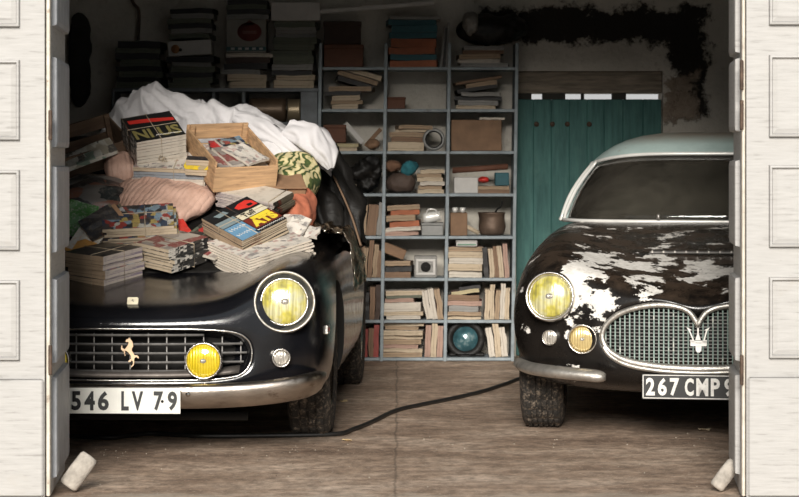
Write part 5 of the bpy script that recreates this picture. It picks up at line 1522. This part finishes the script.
zz = pile(W(0, 2), 458, 506, z, [(4, 'grey', 2, 2), (4, 'white', 0, -6), (5, 'tan', 1, -4), (4, 'brown', 4, 0), (4, 'grey', 6, -2)], noun='folder')
# ---- row 1
z = floorz(1)
zz = pile(W(1, 0), 331, 362, z, [(5, 'cream', 2, -2), (4, 'tan', 0, 1), (5, 'cream', 1, 0), (4, 'black', -6, -1), (5, 'tan', -2, 10)], which='flat pile')
pile(W(1, 0), 336, 374, zz + .006, [(5, 'black', 0, 0), (5, 'tan', 0, 4), (5, 'cream', 2, 8)], which='sliding pile', tilt=16)
sbox('index_box', 'small brown box alone in the pale pigeonhole, middle column, second row down', 'box', 388, 406, 97, 109, SY + .03, .15, M_rb, z=z)
zz = pile(W(1, 2), 456, 500, z, [(4, 'cream', 0, -2), (5, 'grey', 3, 0), (4, 'black', -3, 3), (4, 'grey', 4, 2)], which='flat pile')
pile(W(1, 2), 458, 500, zz + .010, [(4, 'black', 0, 0), (5, 'tan', 8, 0), (3, 'brown', -2, 4)], which='sliding pile', tilt=-9)
# ---- row 2
z = floorz(2)
zz = pile(W(2, 0), 324, 360, z, [(4, 'cream'), (4, 'yellow', 0, 1)], which='flat pile')
sbox('storage_box', 'brown box on pale papers, left column, third row down', 'box', 325, 347, 124, 142, SY + .01, .2, M_rb, z=zz + .001)
m = MB(); m.bbox((-.078, 0, -.016), (.078, .05, .016), .003)
o = m.obj('white_carton', M_whitec); o.matrix_world = T(px(355, SY), SY + .012, pz(133, SY)) @ RY(R(48)); tag(o, 'slim white carton leaning diagonally, left column, third row down', 'carton')
m = MB(); m.bbox((-.070, 0, -.012), (.070, .05, .012), .003)
o = m.obj('tan_carton', M_mb); o.matrix_world = T(px(374, SY), SY + .05, pz(137.5, SY)) @ RY(R(-48)); tag(o, 'slim tan carton leaning against the upright, left column, third row down', 'carton')
lump('crumpled_paper', 'crumpled brown paper beside the slim cartons, left column, third row down', 'paper', 375, 145, SY + .04, .04, .05, .028, M_mb, 0, 0, 31, .012, 14)
zz = pile(W(2, 1), 389, 424, z, [(9, 'cream', 0, 2), (5, 'brown', 2, 0), (5, 'tan', 0, 4), (3, 'cream', 6, 8), (4, 'tan', 10, 10)], which='flat pile')
m = MB(); m.lathe([(.044, -.0), (.044, .05), (.066, .05), (.068, .045), (.068, .005), (.066, 0), (.044, 0)], 36, 0, RX(R(90)))
m2 = MB(); m2.lathe([(.045, .006), (.045, .052), (.052, .052), (.052, .006)], 30, 0, RX(R(90)))
e = thing('tape_reel', 'grey ring-shaped reel standing upright, middle column, third row down', 'reel', (px(435, SY), SY + .075, z + .0682)); m.obj('ring', M_grey, e); m2.obj('core', M_dark, e)
e, w_, h = sbox('storage_box', 'large worn brown box, right column, third row down', 'box', 452.5, 503, 119, 150, SY + .006, .25, M_mb, z=z, lid=False)
pile(W(2, 2), 480, 506, z + h + .001, [(2.5, 'white')], noun='folded paper', which='large brown box')
# ---- row 3
z = floorz(3)
zz = pile(W(3, 0), 333, 356, z, [(4, 'white', 4, 0), (5, 'cream', 0, 2), (5, 'tan', -2, -4), (6, 'brown', -3, -2), (6, 'tan', -3, -5)], which='flat pile')
lump('black_bag', 'black bag slumped in the pigeonhole, left column, fourth row down', 'bag', 368, 175, SY + .10, .088, .10, .080, M_tarp, 0, 0, 33, .050, 13, .7, roll=35)
lump('leather_bag', 'scuffed dark leather bag below the teal cloth, middle column, fourth row down', 'bag', 402, 183, SY + .09, .085, .09, .052, craft('dark_scuffed_leather', (.075, .05, .038)), 0, 0, 34, .015, 10)
lump('teal_cloth', 'teal cloth on the leather bag, middle column, fourth row down', 'cloth', 411, 168, SY + .07, .050, .06, .040, cloth_mat('teal_cotton', (.02, .13, .155), .4), -20, 0, 35, .016, 13, roll=-30)
lump('brown_cloth', 'rumpled brown cloth behind the teal cloth, middle column, fourth row down', 'cloth', 395, 167, SY + .12, .055, .07, .030, cloth_mat('brown_cotton', (.16, .085, .05), .3), 0, 0, 36, .014, 13, roll=-10)
zz = pile(W(3, 1), 419, 446, z, [(4, 'cream', 1, 0), (4, 'tan', 0, -1), (4, 'white', 2, 0), (4, 'cream', 0, 0), (4, 'tan', -1, -2), (4, 'cream', 3, 0)], which='flat pile', yawj=5)
zz = pile(W(3, 2), 472, 512, z, [(4, 'brown', 0, 0), (3.5, 'tan', 2, -1)], noun='book', which='low pile')
e, w_, h = sbox('carton', 'white carton beside a red pouch, right column, fourth row down', 'carton', 456, 480, 175, 191, SY + .03, .16, M_whitec, z=z, lid=False)
lump('red_pouch', 'small red pouch on the low book pile, right column, fourth row down', 'pouch', 485, 180, SY + .05, .032, .05, .016, M_ink['red'], 0, 0, 37, .006, 14)
m = MB(); m.tube([(-.165, 0, 0), (.165, 0, 0)], .018, 16); m.tube([(-.167, 0, 0), (.167, 0, 0)], .012, 12)
o = m.obj('document_roll', M_rb); o.matrix_world = T(px(482, SY), SY + .05, pz(168.5, SY)) @ RY(R(-4)); tag(o, 'long reddish brown document roll across the carton, right column, fourth row down', 'roll')
sbox('ink_box', 'small dark blue box at the upright, right column, fourth row down', 'box', 497, 511, 172, 185, SY + .03, .12, K['teal'][0], z=zz + .001, lid=False)
# ---- row 4
z = floorz(4)
lump('yellow_cloth', 'yellowish rolled cloth against the leaning books, left column, fifth row down', 'cloth', 350, 214, SY + .06, .050, .07, .080, cloth_mat('yellowed_cotton', (.46, .38, .20), .3), 0, 0, 38, .022, 10, roll=18)
stand(W(4, 0), (362, 384), 236, [34, 36, 31, 35], ['tan', 'brown', 'brown', 'grey'], z, lean=6)
zz = pile(W(4, 1), 388, 422, z, [(5, 'pink', 0, 0), (4, 'white', 0, 2), (6, 'orange', 3, 0), (6, 'tan', 1, -4), (5, 'orange', 4, 0), (5, 'tan', 0, 2)], which='rumpled pile', noun='folder', yawj=5, tilt=-3)
sbox('tin_box', 'grey tin box under the white jug, middle column, fifth row down', 'tin', 424, 446, 223, 236, SY + .02, .16, M_grey, z=z)
e = thing('enamel_jug', 'white enamel jug lying on the grey tin, middle column, fifth row down', 'jug', (px(434, SY), SY + .07, z + .0785 + .032))
m = MB(); m.lathe([(.001, -.05), (.028, -.048), (.032, -.03), (.032, .02), (.026, .04), (.030, .052), (.026, .050), (.022, .04)], 24, 0, RY(R(80))); m.obj('jug_body', M_wtrim, e)
m = MB(); m.tube(cat_rom([(-.03, -.02, .022), (-.02, -.035, .045), (.02, -.035, .045), (.035, -.02, .02)], 5), .005, 8); m.obj('handle', M_wtrim, e)
e, w_, h = sbox('storage_box', 'open brown box with cups in it, right column, fifth row down', 'box', 453, 470, 213, 236, SY + .02, .16, M_mb, z=z, lid=False)
for i in range(2):
    m = MB(); m.lathe([(.001, 0), (.014, .001), (.018, .03), (.0175, .03), (.013, .004), (.001, .003)], 20)
    o = m.obj('cup', M_wtrim); o.location = (px(457.5 + i * 7.5, SY), SY + .05, z + h + .0008); tag(o, 'small white cup on the brown box, %s one of the two' % ('left' if i == 0 else 'right'), 'cup', 'cups on the brown box')
m = MB(); m.tube([(-.045, 0, 0), (.045, 0, 0)], .013, 14)
o = m.obj('paper_roll', P_cream); o.matrix_world = T(px(475, SY), SY + .04, z + .036) @ RY(R(28)); tag(o, 'short cream paper roll tilting between box and pot, right column, fifth row down', 'roll')
e = thing('cooking_pot', 'dented blackened round pot, right column, fifth row down', 'pot', (px(495, SY), SY + .11, z + .080))
M_pot = mat('blackened_copper', (.16, .11, .08), .5, .5, .5, 9, .3, 20)
m = MB(); m.lathe([(.001, .0), (.060, .002), (.074, .014), (.080, .05), (.078, .10), (.082, .128), (.086, .132), (.084, .138), (.078, .134), (.074, .10), (.072, .04), (.001, .03)], 32, 0, T(0, 0, -.0795) @ S3(1, .9, 1))
for q in m.v:
    q += Vector((.006 * fbm(q.x * 12, q.y * 12, q.z * 14), 0, 0))
m.obj('pot_body', M_pot, e)
m = MB(); m.tube(cat_rom([(.02, -.02, .058), (.035, .0, .080), (.050, .02, .088), (.062, .04, .120)], 4), .006, 8); m.obj('handle', M_dark, e)
# ---- row 5
z = floorz(5)
stand(W(5, 0), (360, 384), 278, [37, 33, 38, 35, 30], ['brown', 'tan', 'brown', 'tan', 'brown'], z, lean=5)
zz = pile(W(5, 1), 389, 414, z, [(6, 'brown', -2, 0), (6, 'black', 0, 2), (5, 'tan', -2, 0)], noun='book', which='low pile')
m = MB(); m.bbox((-.07, 0, -.030), (.07, .14, .030), .004)
o = m.obj('cigar_box', M_mb); o.matrix_world = T(px(391, SY) + .035, SY + .005, zz + .058) @ RY(R(22)); tag(o, 'brown box tipping forward over the low book pile, middle column, third row up', 'box')
e = thing('box_camera', 'black box camera with a white face plate, middle column, third row up', 'camera', (px(429, SY), SY + .03, z))
m = MB(); m.bbox((-.068, 0, 0), (.068, .13, .128), .005); m.obj('camera_body', K['grey'][0], e)
m = MB(); m.bbox((-.058, -.006, .016), (.058, .0, .030), .002); m.bbox((-.058, -.006, .096), (.058, .0, .112), .002); m.bbox((-.058, -.006, .030), (-.044, .0, .096), .002); m.bbox((.044, -.006, .030), (.058, .0, .096), .002); m.obj('face_frame', M_whitec, e)
m = MB(); m.lathe([(.001, .012), (.022, .012), (.028, .006), (.03, 0)], 24, 0, T(0, -.002, .063) @ RX(R(90))); m.obj('lens', M_dark, e)
zz = pile(W(5, 2), 451, 487, z, [(7, 'white', 0, 0), (7, 'cream', 0, -2), (6, 'white', 1, 0), (6, 'cream', 0, -1), (5, 'tan', -2, 0)], which='thick pale pile')
e, w_, h = sbox('pencil_tin', 'green and white flat tin on the thick pale pile, right column', 'tin', 459, 480, 240.5, 246.5, SY + .02, .12, M_whitec, z=zz + .001)
m = MB(); m.box((-.055, -.0045, .008), (.055, -.0025, .016)); m.obj('green_band', M_ink['green'], e)
stand(W(5, 2), (488, 513), 278, [34, 32, 36, 34, 35], ['black', 'cream', 'brown', 'cream', 'pink'], z, lean=-5)
# ---- row 6
z = floorz(6)
stand(W(6, 0), (362, 384), 320, [33, 30, 34, 36], ['brown', 'black', 'brown', 'darkbrown'], z, lean=2)
zz = pile(W(6, 1), 387, 426, z, [(4, 'white', 2, 0), (4, 'cream', 0, 1), (9, 'white', -1, -2), (4, 'pink', 1, -8), (3, 'green', 2, 0)], which='flat pile')
pile(W(6, 1), 390, 428, zz + .001, [(5, 'cream', 0, 2)], which='bowed top layer')
stand(W(6, 1), (430, 448), 320, [31, 33, 35], ['white', 'white', 'tan'], z, lean=-9)
zz = pile(W(6, 2), 451, 486, z, [(4, 'cream', 0, 0), (4, 'tan', -1, 0), (6, 'grey', 1, -4), (5, 'pink', 0, 1), (6, 'brown', 1, -2)], which='flat pile')
pile(W(6, 2), 455, 483, zz + .004, [(4, 'yellow', 0, 0), (4, 'black', 8, 2)], which='tilted pair', tilt=-8)
stand(W(6, 2), (488, 513), 320, [35, 36, 33, 36, 34], ['cream', 'cream', 'tan', 'white', 'cream'], z, lean=3, noun='folder')
# ---- row 7
z = floorz(7)
stand(W(7, 0), (361, 383), 362, [33, 29, 31, 34], ['tan', 'red', 'brown', 'red'], z, lean=2)
pile(W(7, 1), 386, 427, z, [(5, 'tan', 0, 0), (4, 'cream', 1, 0), (4, 'pink', 0, -3), (5, 'tan', 2, 0), (4, 'cream', -1, 1), (5, 'cream', 0, 0), (4, 'tan', 3, -4), (5, 'cream', 0, 2)], which='large pile', yawj=5)
stand(W(7, 1), (429, 447), 362, [34, 36, 35], ['pink', 'cream', 'pink'], z, lean=2, noun='folder')
e = thing('round_lamp', 'round lamp with teal glass in a black housing, right column, bottom row', 'lamp', (px(470, SY), SY + .10, z + .1055))
m = MB(); m.lathe([(.001, -.09), (.06, -.08), (.10, -.03), (.120, .02), (.112, .040), (.084, .040), (.074, .022), (.074, .0)], 40, 0, RX(R(90))); m.obj('housing', M_tarp, e)
m = MB(); m.lathe([(.076, .018), (.055, .036), (.03, .050), (.001, .052)], 36, 0, RX(R(90)))
m.obj('glass', mat('teal_glass', (.045, .12, .14), .2, .2, .6, 12, .2, 20, dirt=((.30, .38, .38), .55), coat=.6), e)
m = MB(); m.bbox((-.10, -.04, -.104), (.115, .06, -.082), .008); m.obj('foot', M_tarp, e)
stand(W(7, 2), (494, 513), 362, [32, 34, 30], ['white', 'cream', 'white'], z, lean=-7, noun='folder', which='pale upright row')
# ---- bulky dark cloth and plastic over the right column, long board on top
lump('dark_sacking', 'bulky dark sacking on top of the right column of the pigeonhole shelf', 'sacking', 492, 30, SY + .13, .20, .13, .085, M_tarp, 0, 0, 50, .03, 7)
lump('plastic_bag', 'crumpled translucent plastic bag hanging by the dark sacking', 'bag', 471, 24, SY + .015, .050, .04, .065, cloth_mat('cloudy_polythene', (.22, .21, .19), .4, 12, .6, rough=.35), 0, 0, 51, .02, 12)
m = MB(); m.bbox((-.35, 0, -.012), (.35, .05, .012), .003); o = m.obj('long_board', M_whitec); o.matrix_world = T(px(376, SY), SY + .02, pz(7, SY)) @ RY(R(-4.5)); tag(o, 'long pale board lying across the top of the stacks, at the frame top', 'board')

# the old unit has racked a little to one side: its foot stands left of its top
KSH = .0155
bpy.context.view_layer.update()
for o in [q for q in bpy.data.objects if q not in _before]:
    if o.parent is None:
        if o is sh: continue
        if o.matrix_world.translation.z > 1.80: continue
        c = o.matrix_world.translation.z
        o.location.x += KSH * (c - 1.75)
    elif o.parent is sh:
        for vv in o.data.vertices: vv.co.x += KSH * (min(vv.co.z, 1.80) - 1.75)
# ================================================================== left sideboard with stacks
LY = 14.28
M_cab = mat('dark_grey_cabinet', (0.14, 0.155, 0.165), 0.6, 0, 0.3, 14, 0.2, 50, dirt=((0.06, 0.05, 0.045), 0.6))
zb = pz(88, LY)
sb = thing('open_cabinet', 'dark grey open cabinet behind the convertible, magazine stacks on its top', 'cabinet', (0, LY, 0))
m = MB(); m.bbox((px(112, LY), 0, zb - .022), (px(318.5, LY), .34, zb), .003); m.obj('top_board', M_cab, sb)
for x, wd in ((113, 3), (165, 3), (213.5, 3), (243.5, 3.5), (309, 17)):
    m = MB(); m.bbox((px(x - wd / 2, LY), .004, 0), (px(x + wd / 2, LY), .33, zb - .022), .003); m.obj('partition', M_cab, sb)
for yy in (122, 165, 210, 255, 300, 345):
    m = MB(); m.bbox((px(112, LY), .006, pz(yy, LY) - .02), (px(318, LY), .33, pz(yy, LY)), .002); m.obj('shelf_board', M_cab, sb)
for i, (x0, x1, y0, mtc, ds) in enumerate(((249, 285, 97, mat('brown_tin', (.16, .11, .07), .45, .4, .3, 10), 'brown round tin on its side'), (287, 300, 98, mat('brassy_tin', (.35, .28, .18), .4, .5, .3, 10), 'narrow ribbed brassy tin'))):
    s = LY / FPX; w_ = (x1 - x0) * s; h = (121.5 - y0) * s / 2
    m = MB(); pr = [(.001, -w_ / 2)] + [(h * (1 if k % 2 else .965), -w_ / 2 + w_ * k / 8) for k in range(9)] + [(.001, w_ / 2)]
    m.lathe(pr, 32, 0, RY(R(90)))
    o = m.obj('film_tin', mtc); o.location = (px((x0 + x1) / 2, LY), LY + h + .02, pz(122, LY) + h + .001); tag(o, ds + ' in the cabinet right of the pine crate', 'tin')
zt = zb + .0008
nm = 'far left stack on the grey cabinet'
def cab_pile(which, x0, x1, z, items, noun='magazine'): return pile('grey cabinet', x0, x1, z, items, LY, .26, noun, 'stacks on the grey cabinet', which, 0, 3)
cab_pile('far left stack', 116, 160, zt, [(6, 'green'), (5, 'black'), (6, 'green', 1, 2), (5, 'black', 0, 3), (7, 'green', 2, 0), (6, 'black', -2, 0), (5, 'green', 0, 1), (7, 'black', 1, 0)])
q = cab_pile('second stack', 169, 212, zt, [(5, 'green', 0, 0), (6, 'green', 1, 0), (5, 'black', -1, 0), (6, 'green', 0, 2), (4, 'grey', 1, 0), (6, 'black', -3, 1)])
e = thing('sign_box', 'pale rectangular box with an orange round emblem, on the second stack', 'box', (px(190, LY), LY + .01, q + .004), (0, R(-3.5), 0))
m = MB(); m.bbox((-.128, 0, 0), (.128, .2, .088), .003); m.obj('box_body', M_whitec, e)
m = MB(); m.lathe([(.001, .001), (.026, .001), (.026, 0)], 24, 0, T(-.085, -.001, .042) @ RX(R(90))); m.obj('round_emblem', mat('orange_print', (.35, .16, .06), .8), e)
m = MB(); m.lathe([(.001, .001), (.010, .001), (.010, 0)], 16, 0, T(-.055, -.001, .036) @ RX(R(90))); m.obj('dark_dot', M_dark, e)
q2 = cab_pile('stack on the pale box', 168, 212, q + .106, [(5, 'green', 0, -2), (5, 'grey', 2, 0), (5, 'black', 0, 0), (5, 'green', -3, 0), (5, 'grey', 1, 2), (5, 'black')])
q = cab_pile('third stack', 226, 268, zt, [(7, 'cream', 3, -1), (7, 'cream', 0, 0), (5, 'grey', -5, -8), (6, 'black', -3, 0), (6, 'darkbrown', -2, 2), (4, 'white', -1, 4)])
e = thing('printed_carton', 'pale carton with a dark red round emblem, in the third stack on the cabinet', 'carton', (px(246, LY), LY + .012, q + .001))
m = MB(); m.bbox((-.118, 0, 0), (.118, .22, .20), .004); m.obj('box_body', mat('grey_card', (.26, .25, .22), .8, 0, .2, 8), e)
m = MB(); m.lathe([(.001, .001), (.072, .001), (.072, 0)], 30, 0, T(.02, -.001, .125) @ RX(R(90)) @ S3(1, .78, 1)); m.add([(-.02, -.002, .165), (.06, -.002, .165), (.02, -.002, .195)], [(0, 1, 2)]); m.obj('round_emblem', mat('dark_red_print', (.14, .03, .025), .8), e)
m = MB(); m.box((.118 * -1, -.002, .012), (.118, -.0005, .036)); m.obj('teal_band', mat('teal_print', (.05, .11, .12), .8), e)
m = MB()
for k in range(5): m.box((-.09 + k * .042, -.003, .018), (-.068 + k * .042, -.0015, .031))
m.obj('band_marks', M_whitec, e)
m = MB(); 
vs, fs = text_verts('ooooo', .085, .020, .001, .02); m.add(vs, fs, 0, False, T(.02, -.003, .122)); m.obj('emblem_marks', mat('pale_print', (.22, .12, .10), .8), e)
cab_pile('stack on the carton', 226, 268, q + .203, [(5, 'grey'), (5, 'black', 0, 3), (5, 'green', -2, 0), (5, 'black')])
q = cab_pile('fourth stack', 272, 316, zt, [(8, 'cream', 0, -2), (5, 'cream', 2, -1), (5, 'black', -1, -3), (6, 'grey', 0, -4), (8, 'green', 1, -1), (6, 'green', -1, -3), (6, 'green', 2, -1), (7, 'green', 0, 1), (4, 'grey', 3, 0), (6, 'grey', 4, 1), (6, 'green', 1, 0)])
sbox('white_board_box', 'plain pale box on the fourth stack at the frame top', 'box', 271, 320, -6, 12.5, LY + .01, .22, M_whitec, z=q + .002, lid=False)
# wall hook pipe and dark coat on the far left
m = MB(); m.tube(cat_rom([wpt(129, -6, 14.6), wpt(134, 4, 14.58), wpt(139, 12, 14.58), wpt(138, 40, 14.6)], 6), .010, 8)
tag(m.obj('wall_pipe', M_rust), 'thin dark curved pipe fixed to the wall above the cabinet', 'pipe')
lump('hanging_coat', 'dark coat hanging on the back wall beside the grey door leaf', 'coat', 78, 62, 14.60, .070, .06, .27, mat('black_wool', (.035, .032, .030), .95), 0, 0, 61, .03, 5)

# ================================================================== floor things
def s2f(x, y):
    Y = FPX * CAMH / (y - HZ); return Vector((px(x, Y), Y, 0))
pts = [s2f(x, y) for x, y in ((60, 438), (110, 440), (150, 436), (200, 438.5), (270, 438), (335, 436.5), (352, 432), (372, 424), (395, 413), (420, 407), (450, 401), (480, 394), (505, 386), (524, 379), (545, 375))]
m = MB(); m.tube(cat_rom([p + Vector((0, 0, .011)) for p in pts], 8), .010, 8)
tag(m.obj('power_cable', mat('black_cable', (.015, .014, .013), .5)), 'black cable snaking across the floor between the two cars', 'cable')
M_leafd = mat('dry_leaf', (.62, .47, .26), .8, 0, .2, 30); M_paperb = mat('scrap_paper', (.62, .52, .36), .8, 0, .2, 30)
def scrap(name, label, cat, x, y, sz, mt, seed, group=None, lift=.0):
    rn = random.Random(seed); m = MB(); n = 11; p = s2f(x, y)
    ring = [(sz * (1 + .5 * rn.uniform(-1, 1)) * math.cos(2 * math.pi * k / n), sz * .8 * (1 + .5 * rn.uniform(-1, 1)) * math.sin(2 * math.pi * k / n), rn.uniform(.002, sz * .55)) for k in range(n)]
    vs = [(0, 0, sz * .15)] + ring + [(0, 0, sz * .15 - .0015)] + [(a, b2, c - .0015) for a, b2, c in ring]
    fs = [(0, 1 + k, 1 + (k + 1) % n) for k in range(n)] + [(n + 1, n + 2 + (k + 1) % n, n + 2 + k) for k in range(n)] + [(1 + k, n + 2 + k, n + 2 + (k + 1) % n, 1 + (k + 1) % n) for k in range(n)]
    m.add(vs, fs, 0, False); o = m.obj(name, mt); o.location = (p.x, p.y, .0015); return tag(o, label, cat, group)
scrap('dry_leaf', 'pale dry leaf on the floor below the cable near the tyre', 'leaf', 347, 441.5, .022, M_leafd, 3)
scrap('paper_scrap', 'crumpled cream paper scrap on the floor under the right number plate', 'paper scrap', 706, 431, .026, M_paperb, 4)
scrap('dry_leaf', 'pale leaf on the floor behind the convertible front wheel', 'leaf', 343, 402, .018, M_leafd, 5)
rn = random.Random(5)
m = MB()
for k in range(190):
    x = rn.uniform(75, 725); y = rn.choice([rn.uniform(438, 494), rn.uniform(425, 470), rn.uniform(436, 452)])
    if rn.random() < .35: x = rn.uniform(95, 340); y = rn.uniform(440, 456)
    p = s2f(x, y); r = rn.uniform(.0010, .0034)
    v8 = [(p.x + r * rn.uniform(-1, 1) * 1.4, p.y + r * rn.uniform(-1, 1) * 1.4, rn.uniform(0, r)) for _ in range(3)]
    q = [(a, b2, 0.0) for a, b2, c in v8]
    m.add([(p.x - r, p.y - r * .6, 0), (p.x + r, p.y - r, 0), (p.x + r * .6, p.y + r, 0), (p.x - r * .8, p.y + r, 0), (p.x, p.y, r * 1.1)], [(0, 1, 4), (1, 2, 4), (2, 3, 4), (3, 0, 4), (3, 2, 1, 0)], rn.choice([0, 0, 1]))
tag(m.obj('grit', [mat('pale_grit', (.5, .44, .36), .9), mat('dark_grit', (.05, .035, .025), .9)]), 'pale and dark grit scattered over the dirty floor', 'grit', kind='stuff')
